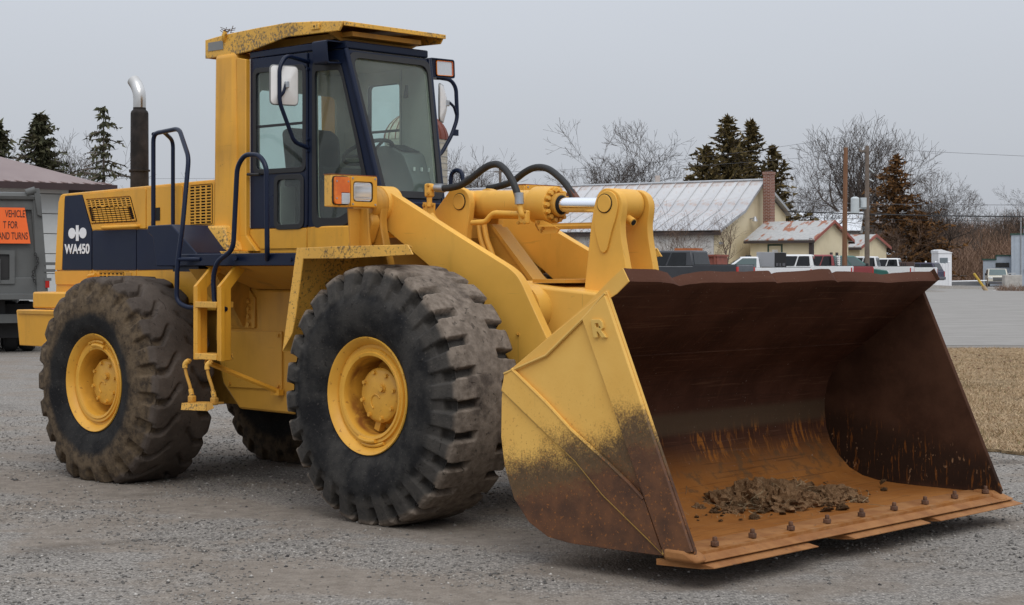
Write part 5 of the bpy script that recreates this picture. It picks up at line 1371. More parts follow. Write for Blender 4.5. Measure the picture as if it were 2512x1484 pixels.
lowb = t.math('MULTIPLY', t.ramp(s[2], .19, .24), t.ramp(t.math('ADD', s[2], t.math('MULTIPLY', s[0], .22)), .98, 1.16, 1, 0)); c = t.mix(t.math('MULTIPLY', lowb, .7), c, (.022, .014, .010))
c = t.mix(t.math('MULTIPLY', lowb, t.ramp(dr, .57, .66, 0, .8)), c, (.19, .068, .016)); c = t.mix(t.math('MULTIPLY', lowb, t.ramp(dp_, .64, .70)), c, (.30, .17, .09))
t.bump(n2, .3, .006); BSIDE = t.done(c, .85, 0, .10)

inner = [(3.02, .2), (2.75, .2), (2.45, .2), (2.25, .201), (2.10, .210), (1.97, .235), (1.86, .285), (1.765, .372), (1.70, .465), (1.663, .565), (1.648, .68), (1.650, .79), (1.675, .89), (1.735, 1.0), (1.80, 1.065), (1.976, 1.185), (2.20, 1.350), (2.40, 1.505), (2.50, 1.585), (2.575, 1.648)]
outer = [(2.540, 1.722), (2.44, 1.652), (2.256, 1.507), (1.991, 1.333), (1.80, 1.195), (1.70, 1.12), (1.640, 1.02), (1.612, .90), (1.610, .68), (1.630, .55), (1.672, .445), (1.735, .352), (1.84, .255), (1.95, .205), (2.10, .178), (2.25, .168), (2.45, .166), (2.75, .165), (3.02, .165)]
HW = 1.685; NS = 130
LIPV = [1.72, 1.40, 1.27, 1.19, 1.12, 1.0, .875, .55, .27, .235, .20, -.05, -.29, -.38, -.445, -.47, -.748, -.95, -1.06, -1.2, -1.45, -1.72]
LIPZ = [1.726, 1.718, 1.700, 1.668, 1.690, 1.704, 1.708, 1.704, 1.712, 1.690, 1.700, 1.708, 1.720, 1.722, 1.694, 1.706, 1.702, 1.692, 1.684, 1.694, 1.702, 1.704]
def lipz(v):
    """battered upper lip"""
    return float(np.interp(-v, [-x for x in LIPV], LIPZ)) - 1.722 + .004 * noise.noise((v * 6, 3, 1))
m = MB()
vs_ = np.linspace(-HW, HW, NS + 1)
for v in vs_:
    dz = lipz(v)
    for i, (u, w) in enumerate(inner):
        k = 1.0 if i == len(inner) - 1 else (.35 if i == len(inner) - 2 else 0); m.v.append((u + dz * .5 * k, v, w + dz * .5 * k + .004 * noise.noise((u * 3, v * 2, w * 3))))
    for i, (u, w) in enumerate(outer):
        k = 1.0 if i == 0 else (.4 if i == 1 else 0); m.v.append((u + dz * .9 * k + .006 * k * noise.noise((v * 3, 0, 4)), v, w + dz * k))
n_ = len(inner) + len(outer)
for j in range(NS):
    for i in range(n_):
        i2 = (i + 1) % n_; m.f.append((j * n_ + i, j * n_ + i2, (j + 1) * n_ + i2, (j + 1) * n_ + i))
m.f.append(tuple(range(n_))[::-1]); m.f.append(tuple(NS * n_ + i for i in range(n_)))
bk = B(m, 'bucket', BIN, smooth=32)
bk['label'] = 'rusty bucket with worn brown inside'
# end faces painted yellow + side plates
sp_out = [(1.640, 1.095), (1.724, 1.150), (1.991, 1.323), (2.25, 1.487), (2.435, 1.600), (2.452, 1.560), (3.050, .215), (3.045, .172), (2.86, .166), (2.42, .160), (2.169, .160), (1.991, .178), (1.842, .248), (1.724, .372), (1.647, .555), (1.618, .726), (1.622, .95)]
for s in (1, -1):
    a = s * HW
    sp = B(MB().uw(sp_out, a + s * .001, a + s * .022), 'side_plate', BOUT if s == 1 else BSIDE, bk, bevel=.003)
    B(MB().uw([(1.80, 1.20), (1.991, 1.333), (2.256, 1.507), (2.44, 1.652), (2.541, 1.724), (2.585, 1.652), (2.50, 1.585), (2.452, 1.56), (2.20, 1.35), (1.976, 1.185)], a + s * .002, a + s * .010), 'lip_end', BOUT if s == 1 else BSIDE, bk)
    o_ = a + s * .022
    fb = B(MB().uw([(2.272, 1.442), (2.440, 1.575), (2.448, 1.560), (3.046, .212), (2.862, .172)], o_, o_ + s * .026), 'side_bar', bucket_outer('bucket_bar_paint', -.10) if s == 1 else BSIDE, bk, bevel=.004)
    B(MB().uw([(1.66, 1.085), (1.724, 1.135), (1.991, .957), (2.185, .812), (2.443, .653), (2.603, .549), (2.714, .466), (2.845, .180), (2.744, .251), (2.42, .463), (2.217, .635), (1.925, .82), (1.638, 1.007)], o_, o_ + s * .020), 'side_overlay', bucket_outer('bucket_overlay_paint', -.05), bk, bevel=.003)
    B(MB().tube([(1.66, o_ + s * .016, 1.105), (1.99, o_ + s * .012, 1.325 - .10), (2.272, o_ + s * .010, 1.442), (2.44, o_ + s * .018, 1.585)], .009, 6), 'weld_bead', WELD, bk)
    B(MB().tube([(1.724, o_ + s * .018, 1.135), (1.991, o_ + s * .018, .957), (2.185, o_ + s * .018, .812), (2.443, o_ + s * .018, .653), (2.603, o_ + s * .018, .549), (2.714, o_ + s * .018, .466)], .010, 6), 'weld_bead', BOUT, bk)
    B(MB().tube([(2.276, o_ + s * .004, 1.435), (2.542, o_ + s * .004, .894), (2.766, o_ + s * .004, .391), (2.858, o_ + s * .004, .185)], .013, 6), 'weld_bead', WELD, bk)
    B(MB().tube([(1.638, o_ + s * .004, 1.007), (1.925, o_ + s * .004, .82), (2.217, o_ + s * .004, .635), (2.42, o_ + s * .004, .463), (2.744, o_ + s * .004, .251), (2.85, o_ + s * .004, .180)], .013, 6), 'weld_bead', WELD, bk)
    B(MB().uw([(2.86, .218), (3.00, .218), (3.060, .190), (3.088, .152), (2.86, .150)], a - s * .06, o_ + s * .034), 'corner_shoe', EDGE, bk, bevel=.02)
RL = [(0, 0), (.030, 0), (.030, .034), (.040, .034), (.060, 0), (.094, 0), (.066, .042), (.084, .056), (.084, .088), (.068, .104), (0, .104)]
ca_, sa_ = math.cos(R(14)), math.sin(R(14))
def rmap(x, y): return (2.362 + x * ca_ + (.104 - y) * sa_ * .9 - .01, HW + .047, 1.338 + y * ca_ + (x - .04) * .03)
B(MB().panel(rmap, RL, [[(.030, .058), (.054, .058), (.054, .082), (.030, .082)]], (0, .018, 0)), 'raised_letter', paint('letter_yellow', (.69, .43, .10), grime=.25), bk, bevel=.003)
# cutting edge and bolt-on segments
ce = B(MB().uw([(2.80, .204), (2.955, .204), (3.080, .162), (3.084, .153), (2.80, .150)], -1.80, 1.66), 'cutting_edge', EDGE, bk, bevel=.004)
for a, b in ((.632, 1.72), (-.63, .335), (-1.86, -.665)):
    B(MB().loft([(2.80, a, .116), (3.05, a + .06, .116), (3.122, a, .120), (3.122, a, .124), (3.06, a + .05, .149), (2.80, a, .149)], [(2.80, b, .116), (3.05, b - .05, .116), (3.122, b - .09, .120), (3.122, b - .09, .124), (3.06, b - .05, .149), (2.80, b, .149)]), 'edge_segment', EDGE, bk)
for i in range(9):
    v = 1.431 - i * .3797; u = 2.957 + (.02 if i in (0, 8) else 0)
    nb = B(MB().cyl((u, v, .204), (u, v, .230), .025, n=6), 'edge_nut', NUT, bk, bevel=.003); B(MB().cyl((u, v, .230), (u, v, .254), .0145, .013, n=10), 'stud', NUT, nb, bevel=.003)
B(MB().tube([(1.98, -1.68, 1.190), (1.98, 0, 1.192), (1.98, 1.68, 1.190)], .008, 6), 'weld_seam', BIN, bk)
random.seed(3)
pts = []
for i in range(40):
    v = 1.35 - .95 * i / 39; pts.append((1.662 + random.uniform(-.004, .004), v, .845 + .012 * noise.noise((i * .5, 0, 0)) + random.uniform(-.006, .006)))
B(MB().tube(pts, [.006 + .006 * random.random() for _ in pts], 5), 'weld_repair', BIN, bk)
# back hinge brackets
for v in (.57, -.57):
    for k in (-.09, .09): B(MB().uw([(1.62, .95), (1.60, .35), (1.35, .33), (1.30, .45), (1.45, .62)], v + k - .02, v + k + .02), 'hinge_bracket', BOUT, bk)
for k in (-.09, .09): B(MB().uw([(1.95, 1.30), (1.66, 1.08), (1.45, 1.10), (1.40, 1.22), (1.60, 1.25)], k - .02, k + .02), 'hinge_bracket', BOUT, bk)
B(MB().uw([(1.15, 1.18), (1.42, 1.22), (1.45, 1.12), (1.18, 1.06)], -.05, .05), 'bucket_link', LYA)

# ---------------------------------------------------------------- cab
CV = .505
cab = B(MB().uv([(-2.32, .50), (-1.60, .50), (-1.20, .44), (-.98, .34), (-.98, -.34), (-1.20, -.44), (-1.60, -.50), (-2.32, -.50)], 1.84, 2.05), 'cab', LY, bevel=.01)
B(MB().uv([(-2.30, .46), (-1.60, .46), (-1.05, .30), (-1.05, -.30), (-1.60, -.46), (-2.30, -.46)], 2.05, 2.075), 'cab_floor', SEATM, cab)
# lower yellow skin with the door gap
for s in (1, -1):
    B(MB().uw(rounded([(-2.315, 2.035), (-1.612, 2.035), (-1.612, 1.880), (-2.185, 1.880), (-2.315, 1.995)], .01, 2), s * .50, s * .512), 'door_skirt', LY, cab, bevel=.003)
    B(MB().loft([(-1.600, s * .50, 2.035), (-1.600, s * .512, 2.035), (-1.600, s * .512, 1.88), (-1.600, s * .50, 1.88)], [(-1.10, s * .40, 2.035), (-1.10, s * .412, 2.035), (-1.10, s * .412, 1.88), (-1.10, s * .40, 1.88)]), 'front_skirt', LY, cab)
    # door
    dw = [(-2.245, 3.290), (-1.645, 3.275), (-1.645, 2.50), (-2.237, 2.502)] if s == 1 else [(-2.02, 3.24), (-1.62, 3.24), (-1.62, 2.50), (-2.02, 2.50)]; lw = [(-1.975, 2.430), (-1.670, 2.428), (-1.670, 2.060), (-1.975, 2.058)]
    door = B(MB().panel(lambda a, b: (a, s * (CV - .025), b), [(-2.312, 3.40), (-1.606, 3.39), (-1.612, 2.042), (-2.312, 2.042)], [rounded(dw, .05, 5), rounded(lw, .05, 5)], (0, s * .03, 0)), 'door', NAVY, cab, bevel=.004)
    for q, rad in ((dw, .05), (lw, .05)):
        B(MB().panel(lambda a, b: (a, s * (CV + .004), b), rounded(inset(q, -.030), rad + .02, 5), [rounded(inset(q, .010), rad - .01, 5)], (0, s * .010, 0)), 'window_gasket', RUBBER, door, bevel=.003)
        B(MB().panel(lambda a, b: (a, s * (CV - .004), b), rounded(q, rad, 5), [], (0, s * .005, 0)), 'pane', GLASS, door)
    B(MB().panel(lambda a, b: (a, s * (CV - .032), b), [(-2.31, 3.40), (-1.61, 3.39), (-1.61, 2.05), (-2.31, 2.05)], [rounded(inset(dw, .004), .05, 5), rounded(inset(lw, .004), .05, 5)], (0, s * .006, 0)), 'door_lining', INNER, door)
    B(MB().bb(-2.235, -1.65, s * (CV - .010), s * (CV + .002), 2.842, 2.862), 'slider_bar', RUBBER, door)
    B(MB().tube([(-2.30, s * (CV + .01), 2.475), (-2.30, s * (CV + .04), 2.475), (-2.15, s * (CV + .04), 2.47)], .012, 8), 'door_handle', RUBBER, door)
    for w in (3.33, 3.26, 2.72, 2.63): B(MB().bolt((-1.595, s * (CV + .004), w), (0, s, 0), .012, .018), 'hinge_bolt', NAVY, door)
    B(MB().cyl((-1.602, s * (CV + .008), 3.38), (-1.606, s * (CV + .008), 2.06), .010, n=8), 'hinge_rod', NAVY, door)
    # front quarter: bilinear patch between door edge and windscreen edge
    A0, A1, B0, B1 = Vector((-1.598, s * CV, 2.045)), Vector((-1.590, s * CV, 3.39)), Vector((-.902, s * .29, 2.045)), Vector((-1.235, s * .435, 3.39))
    def qf(x, y, A0=A0, A1=A1, B0=B0, B1=B1): return A0.lerp(B0, x).lerp(A1.lerp(B1, x), y)
    nq = Vector((-(-.22), s * .95, 0)).normalized(); nq = Vector((.25, s * .95, .0)).normalized()
    hole = [(.10, .04), (.40, .035), (.80, .16), (.80, .50), (.76, .90), (.14, .90)]; solid = s == -1
    def sub(l, k=4):
        o = []
        for i in range(len(l)):
            for j in range(k): o.append(tuple(Vector(l[i]).lerp(Vector(l[(i + 1) % len(l)]), j / k)))
        return o
    rh = [.05, .08, .08, .05, .07, .05]
    qp = B(MB().panel(qf, sub(rect(0, 1, 0, 1)), [] if solid else [rounded(sub(hole, 1), rh, 5)], nq * -.03), 'quarter_frame', NAVY, cab, bevel=.003)
    if solid:
        B(MB().panel(lambda a, b: qf(a, b) + nq * -.036, rect(.02, .98, 0, 1), [], nq * .005), 'quarter_lining', INNER, qp); continue
    B(MB().panel(lambda a, b: qf(a, b) + nq * .001, rounded(inset(hole, -.045), [r_ + .02 for r_ in rh], 5), [rounded(inset(hole, .012), rh, 5)], nq * .010), 'window_gasket', RUBBER, qp, bevel=.003)
    B(MB().panel(lambda a, b: qf(a, b) + nq * -.014, rounded(hole, rh, 5), [], nq * .005), 'pane', GLASS, qp)
    B(MB().panel(lambda a, b: qf(a, b) + nq * -.036, rect(.02, .98, 0, 1), [rounded(inset(hole, .006), rh, 5)], nq * .005), 'quarter_lining', INNER, qp)
# windscreen
WT, WB = Vector((-1.235, 0, 3.39)), Vector((-.955, 0, 2.26))
def wf_(y, t_): p = WB.lerp(WT, t_); return Vector((p.x, y, p.z))
wn_ = Vector((1, 0, .25)).normalized()
ws = [(-.285, .035), (.285, .035), (.405, .955), (-.405, .955)]
wfp = B(MB().panel(wf_, [(-.29, -.19), (.29, -.19), (.435, 1), (-.435, 1)], [rounded(ws, [.05, .05, .08, .08], 5)], wn_ * -.03), 'windscreen_frame', NAVY, cab, bevel=.004)
B(MB().panel(lambda a, b: wf_(a, b) + wn_ * .001, rounded([(-.31, .0), (.31, .0), (.432, .985), (-.432, .985)], [.05, .05, .08, .08], 5), [rounded([(-.275, .047), (.275, .047), (.392, .944), (-.392, .944)], [.05, .05, .08, .08], 5)], wn_ * .012), 'window_gasket', RUBBER, wfp, bevel=.004)
B(MB().panel(lambda a, b: wf_(a, b) + wn_ * -.012, rounded(ws, .05, 5), [], wn_ * .005), 'windscreen', GLASS, wfp)
B(MB().panel(lambda a, b: wf_(a, b) + wn_ * -.037, [(-.29, -.19), (.29, -.19), (.435, 1), (-.435, 1)], [rounded(inset(ws, .01), [.05, .05, .08, .08], 5)], wn_ * .005), 'windscreen_lining', INNER, wfp)
B(MB().bb(-.96, -.885, -.30, .30, 2.0, 2.23), 'cowl', NAVY, cab, bevel=.01)
for s in (1, -1): B(MB().tube([(-.905, s * .291, 2.03), (-1.238, s * .436, 3.395)], .021, 10), 'front_pillar', NAVY, cab)
B(MB().tube([(-.88, .10, 2.17), (-.88, .22, 2.17)], .022, 10), 'wiper_motor', RUBBER, cab)
# rear wall with window
B(MB().panel(lambda y, z: (-2.33, y, z), rect(-.505, .505, 2.05, 3.40), [rounded(rect(-.39, .43, 2.52, 3.16), .06, 5)], (.03, 0, 0)), 'rear_wall', INNER, cab)
B(MB().panel(lambda y, z: (-2.315, y, z), rounded(rect(-.39, .43, 2.52, 3.16), .06, 5), [], (.005, 0, 0)), 'rear_pane', GLASS, cab)
B(MB().tube([(-2.29, -.02, 2.98), (-2.29, -.12, 2.80), (-2.29, -.30, 2.58)], .008, 6), 'rear_wiper', RUBBER, cab)
B(MB().uv([(-2.33, .505), (-1.60, .505), (-1.24, .43), (-1.24, -.43), (-1.60, -.505), (-2.33, -.505)], 3.40, 3.46), 'cab_top', NAVY, cab, bevel=.01)
B(MB().uv([(-2.30, .47), (-1.62, .47), (-1.27, .40), (-1.27, -.40), (-1.62, -.47), (-2.30, -.47)], 3.34, 3.399), 'headliner', INNER, cab)
# inside: seat, wheel, console
seat = B(MB().uw(rounded([(-2.20, 2.50), (-1.72, 2.53), (-1.70, 2.42), (-2.20, 2.38)], .03, 3), -.25, .25), 'seat', SEATM, cab, bevel=.03)
B(MB().uw(rounded([(-2.21, 2.46), (-2.27, 2.84), (-2.18, 2.87), (-2.08, 2.80), (-2.06, 2.48)], .04, 3), -.24, .24), 'seat_back', SEATM, seat, bevel=.04)
B(MB().bb(-2.15, -1.8, -.18, .18, 2.075, 2.38), 'seat_base', SEATM, seat)
B(MB().ext([(-1.98, .27, 2.78), (-1.70, .27, 2.42), (-1.50, .27, 2.10), (-2.0, .27, 2.10)], (0, .015, 0)), 'jacket', flat('dark_cloth', (.016, .015, .017), .9, var=.3, scale=12, bumps=.6, bscale=14), seat)
stc = B(MB().tube([(-1.30, 0, 2.10), (-1.42, 0, 2.45), (-1.47, 0, 2.62)], .035, 12), 'steering_column', CONSOLE, cab)
ax = Vector((-.42, 0, .9)).normalized(); e_a = Vector((0, 1, 0)); e_b = ax.cross(e_a)
m = MB(); c_ = Vector((-1.475, 0, 2.64)); m.tube([c_ + .20 * (math.cos(a) * e_a + math.sin(a) * e_b) for a in np.linspace(0, 2 * PI, 33)], .016, 10); sw_ = B(m, 'steering_wheel', SEATM, stc)
for a in (.5, 2.6, 4.7): B(MB().tube([c_ - ax * .03, c_ + .19 * (math.cos(a) * e_a + math.sin(a) * e_b)], .012, 8), 'spoke', SEATM, sw_)
cs = B(MB().uw(rounded([(-1.60, 2.10), (-1.58, 2.68), (-1.40, 2.70), (-1.20, 2.62), (-1.08, 2.40), (-1.05, 2.10)], .03, 3), -.36, -.12), 'console', CONSOLE, cab, bevel=.02)
B(MB().ext([(-1.42, -.34, 2.707), (-1.42, -.15, 2.707), (-1.24, -.15, 2.645), (-1.24, -.34, 2.645)], (0, 0, .004)), 'gauge_panel', SEATM, cs)
for v in (-.32, -.24, -.16): B(MB().box((-1.115, v, 2.50), (.012, .014, .03)), 'switch', WHITEP, cs)
B(MB().cyl((-1.50, -.46, 3.20), (-1.50, -.44, 3.10), .03, n=10), 'interior_lamp', SEATM, cab)

# ROPS posts and roof
for s in (1, -1):
    pi_, pe_ = (.36, -2.735) if s == 1 else (.50, -2.66)
    po = B(MB().loft([(pe_ + .035, s * pi_, 1.86), (-2.40, s * pi_, 1.86), (-2.40, s * .60, 1.86), (pe_ + .035, s * .60, 1.86)], [(pe_, s * pi_, 3.47), (-2.455, s * pi_, 3.47), (-2.455, s * .555, 3.47), (pe_, s * .555, 3.47)]), 'rops_post', LY, bevel=.045, seg=4)
    B(MB().loft([(-2.82, s * .44, 1.862), (-2.36, s * .44, 1.862), (-2.36, s * .70, 1.862), (-2.82, s * .70, 1.862)], [(-2.735, s * .46, 2.07), (-2.47, s * .46, 2.07), (-2.47, s * .655, 2.07), (-2.735, s * .655, 2.07)]), 'post_foot', LYF, po, bevel=.02)
    B(MB().bb(-2.88, -2.30, s * .40, s * .76, 1.836, 1.861), 'foot_plate', LYF, po, bevel=.004)
    for u in (-2.85, -2.33):
        for v in (.46, .70): B(MB().bolt((u + .0, s * v, 1.861), (0, 0, 1), .020, .020), 'bolt', LYG, po)
    B(MB().uw([(-2.445, 1.862), (-2.205, 1.862), (-2.325, 1.99), (-2.325, 2.06), (-2.255, 3.395), (-2.445, 3.42)] if False else [(-2.44, 1.862), (-2.19, 1.862), (-2.325, 1.985), (-2.325, 3.395), (-2.45, 3.42)], s * .48, s * .545), 'cab_side_panel', LY, po, bevel=.006)
top = [(-2.876, 3.600), (-2.74, 3.612), (-2.60, 3.622), (-2.20, 3.634), (-1.825, 3.640), (-1.50, 3.618), (-1.15, 3.586)]
low_ = [(-1.20, 3.516), (-1.50, 3.522), (-1.825, 3.527), (-2.02, 3.498), (-2.27, 3.459), (-2.45, 3.447), (-2.876, 3.447)]
rv = .53
rof = MB()
rof.loft([(u, -rv, w) for u, w in top] + [(u, -rv, w - .012) for u, w in top[::-1]], [(u, rv, w) for u, w in top] + [(u, rv, w - .012) for u, w in top[::-1]])
rof = B(rof, 'roof', LYR, smooth=20)
for s in (1, -1): B(MB().uw(top + low_, s * (rv - .012), s * (rv + .006)), 'roof_side', LYR, rof, bevel=.006)
B(MB().vw([(-rv, 3.586), (rv, 3.586), (rv, 3.552), (-rv, 3.552)], -1.155, -1.140), 'roof_front', LYR, rof, bevel=.004)
B(MB().vw([(-rv, 3.60), (rv, 3.60), (rv, 3.45), (-rv, 3.45)], -2.882, -2.868), 'roof_rear', LYR, rof)
B(MB().uw([(-2.85, 3.56), (-1.25, 3.535), (-1.25, 3.50), (-1.8, 3.49), (-2.85, 3.47)], -.36, .36), 'roof_beam', LYG, rof)
B(MB().vw([(-.51, 3.54), (.51, 3.54), (.36, 3.47), (-.36, 3.47)], -1.40, -1.38), 'roof_rib', LYG, rof)
B(MB().bb(-2.83, -2.63, rv + .007, rv + .011, 3.503, 3.573), 'data_plate', GREY, rof)
lug = B(MB().tube(rpath([(-2.62, rv + .004, 3.57), (-2.60, rv + .03, 3.60), (-2.585, rv + .02, 3.64)], .02), .018, 8), 'lifting_eye', LYR, rof)
B(MB().bb(-1.52, -1.42, rv + .006, rv + .020, 3.552, 3.592), 'side_lug', LYR, rof, bevel=.003); B(MB().cyl((-1.475, rv + .02, 3.574), (-1.475, rv + .023, 3.574), .008, n=10), 'lug_hole_shade', DARK, rof)  # black disc paints the shade of a hole in the lug
# twigs caught on the lifting eye
random.seed(8); m = MB()
for k in range(22):
    p = Vector((-2.585 + random.uniform(-.04, .04), rv + random.uniform(-.03, .03), 3.635 + random.uniform(-.01, .03))); q = p + Vector((random.gauss(0, .028), random.gauss(0, .02), random.gauss(0, .018))); m.tube([p, q], .003, 4)
o = B(m, 'twig_clump', M_TWIG2, rof); o['kind'] = 'stuff'
# lamp housings on the cab corners
for s in (1, -1):
    C4 = [(.375, 3.288), (.585, 3.276), (.602, 3.452), (.392, 3.452)] if s == 1 else [(.455, 3.250), (.735, 3.262), (.728, 3.412), (.452, 3.408)]
    uf = -1.275 if s == 1 else -1.245
    hs = MB(); hs.panel(lambda y, z: (uf - .165, s * y, z), rounded(C4, .022, 3), [rounded(inset(C4, .010), .016, 3)], (.165, 0, 0))
    hs = B(hs, 'lamp_box', NAVY, cab, bevel=.003)
    B(MB().ext([(uf - .16, s * y, z) for y, z in inset(C4, .004)], (.006, 0, 0)), 'lamp_box_shade_back', DARK, hs)  # back plate coloured black to paint the shade inside the box
    if s == -1:
        tq = [(.535, 3.272), (.718, 3.278), (.714, 3.396), (.530, 3.392)]
        B(MB().panel(lambda y, z: (uf - .012, -y, z), rounded(tq, .015, 3), [rounded(inset(tq, .005), .012, 3)], (.010, 0, 0)), 'lamp_trim', AMBER, hs)
        B(MB().ext([(uf - .014, -y, z) for y, z in inset(tq, .0045)], (.005, 0, 0)), 'work_lamp', LENS, hs)
        B(MB().ext([(uf - .02, -y, z) for y, z in [(.46, 3.26), (.535, 3.262), (.530, 3.402), (.458, 3.40)]], (.006, 0, 0)), 'lamp_blank', NAVY, hs)
# mirrors
def mirror(s, uu, path, cen, yaw):
    br_ = B(MB().tube(rpath(path, .05), .0165, 10), 'mirror_bracket', NAVY, cab)
    M_ = Matrix.Rotation(yaw, 3, 'Z'); c_ = Vector(cen)
    o_ = rounded(rect(-.112, .112, -.145, .145), .035, 5)
    def mp(d, k=1.0): return [c_ + M_ @ Vector((d, a * k, b * k)) for a, b in o_]
    sh_ = MB(); A = mp(0); n = len(A); sh_.v = [tuple(p) for p in A] + [tuple(p) for p in mp(.012, 1.0)] + [tuple(p) for p in mp(.045, .35)]
    sh_.f = [(i, (i + 1) % n, n + (i + 1) % n, n + i) for i in range(n)] + [(n + i, n + (i + 1) % n, 2 * n + (i + 1) % n, 2 * n + i) for i in range(n)] + [tuple(range(n))[::-1], tuple(range(2 * n, 3 * n))]
    sh_ = B(sh_, 'mirror_shell', WHITEP, br_)
    B(MB().tube([c_ + M_ @ Vector((.004, a * 1.01, b * 1.01)) for a, b in o_ + o_[:1]], .008, 6), 'mirror_rim', GREY, sh_)
    B(MB().box(c_ + M_ @ Vector((.055, 0, 0)), (.03, .03, .05), M_), 'mirror_clamp', STEEL, sh_, bevel=.004)
    B(MB().ext([c_ + M_ @ Vector((-.006, a * .95, b * .95)) for a, b in o_], M_ @ Vector((.003, 0, 0))), 'mirror_glass', CHROME, sh_)
    return br_
mirror(1, -1.58, [(-1.595, .51, 3.316), (-1.58, .74, 3.345), (-1.575, .806, 3.25), (-1.575, .806, 2.985), (-1.58, .66, 2.69), (-1.595, .51, 2.655)], (-1.60, .745, 3.118), R(14))
B(MB().tube(rpath([(-1.575, .806, 3.02), (-1.55, .785, 3.06), (-1.55, .765, 3.12)], .02), .012, 8), 'mirror_stay', NAVY, cab)
mirror(-1, -1.25, [(-1.28, -.57, 3.26), (-1.25, -.69, 3.25), (-1.25, -.75, 3.19), (-1.25, -.765, 2.94), (-1.25, -.70, 2.80), (-1.25, -.575, 2.635), (-1.20, -.45, 2.63)], (-1.27, -.598, 3.055), R(-38))
B(MB().tube(rpath([(-1.25, -.755, 2.97), (-1.24, -.72, 3.03), (-1.23, -.66, 3.06)], .02), .012, 8), 'mirror_stay', NAVY, cab)
B(MB().bb(-1.26, -1.24, -.77, -.72, 2.80, 2.85), 'bracket_tab', NAVY, cab)

# ---------------------------------------------------------------- dirt in the bucket
t = NT('dirt_clods'); n1 = t.noise(9, 6, .65); n2 = t.noise(60, 4, .6); c = t.mix(t.ramp(n1, .3, .7), (.115, .062, .030), (.255, .150, .078)); c = t.mix(t.ramp(n2, .58, .7, 0, .5), c, (.28, .20, .12)); t.bump(t.math('ADD', n1, n2), .9, .02); M_DIRT = t.done(c, .95, 0, .1)
dp = empty('dirt_pile', LO.matrix_world @ Vector((0, 0, 0)))
dp.location = LO.location; dp.rotation_euler = LO.rotation_euler
tag(dp, 'low pile of brown dirt clods with straw lying on the bucket floor', 'dirt pile')
def clod(u, v, w, a, b, h, seed):
    bm = bmesh.new(); bmesh.ops.create_icosphere(bm, subdivisions=4, radius=1)
    for p in bm.verts:
        q = p.co.copy(); k = 1 + .30 * noise.noise(q * 1.8 + Vector((seed, 0, 0))) + .34 * noise.noise(q * 4.5 + Vector((0, seed, 0))) + .26 * noise.noise(q * 11 + Vector((seed, seed, 0))) + .14 * noise.noise(q * 24)
        p.co = Vector((q.x * a * k, q.y * b * k, max(q.z * h * k, -.02)))
    me = bpy.data.meshes.new('clod'); bm.to_mesh(me); bm.free()
    o = link('clod', me, M_DIRT, dp); o.location = (u, -v, w); return o
CL = [(2.02, .10, .20, .14, .12, .075), (2.12, -.12, .20, .16, .15, .11), (2.20, -.32, .20, .15, .15, .10), (2.16, -.55, .20, .16, .14, .085), (2.30, -.20, .20, .14, .13, .095), (2.40, -.05, .20, .15, .14, .085), (2.42, -.30, .20, .11, .10, .06), (2.34, -.62, .20, .15, .12, .07), (2.30, -.85, .20, .13, .11, .05), (2.46, -.52, .20, .10, .09, .05), (2.55, -.42, .20, .07, .06, .035), (2.25, .28, .20, .07, .07, .03), (2.05, .36, .20, .05, .06, .03), (2.58, -.68, .20, .06, .06, .03)]
for i, q in enumerate(CL): clod(q[0], q[1], q[2], q[3] * .95, q[4] * 1.0, q[5] * 1.25, i * 3.7)
rd = random.Random(6)
small = [clod(0, 0, 0, 1, 1, 1, i * 5.1).data for i in range(5)]
for o in [o for o in dp.children if o.data in small]: bpy.data.objects.remove(o)
for i in range(190):
    o = bpy.data.objects.new('crumb', small[i % 5]); COL.objects.link(o); o.parent = dp; k_ = .008 + .034 * rd.random() ** 2.2
    o.location = (2.25 + rd.gauss(0, .17), .24 - rd.gauss(0, .36), .203 + (.05 * rd.random() if i % 3 == 0 else 0)); o.scale = (k_ * rd.uniform(.8, 1.5), k_, k_ * rd.uniform(.6, 1)); o.rotation_euler = (rd.uniform(-.5, .5), rd.uniform(-.5, .5), rd.uniform(0, 6.28))
m = MB()
for i in range(300):
    u, v = 2.26 + rd.gauss(0, .15), -.22 + rd.gauss(0, .33); w = .21 + .09 * rd.random() * math.exp(-((u - 2.24) / .22) ** 2 - ((v + .25) / .5) ** 2) * 1.4
    d = Vector((rd.gauss(0, 1), rd.gauss(0, 1), rd.gauss(0, .45))).normalized() * rd.uniform(.03, .11); p = Vector((u, v, w)); m.tube([p, p + d * .5 + Vector((0, 0, .006)), p + d], .0011, 3, cap=False)
for i in range(12):
    u, v = 2.2 + rd.gauss(0, .3), -.2 + rd.gauss(0, .5); d = Vector((rd.gauss(0, 1), rd.gauss(0, 1), rd.uniform(0, .3))).normalized() * .12; m.tube([(u, v, .215), Vector((u, v, .215)) + d], .002, 3, cap=False)
o = m.build('straw', flat('straw', (.30, .225, .13), .9, var=.25, scale=10), dp, flip=True, clean=False); o['kind'] = 'stuff'

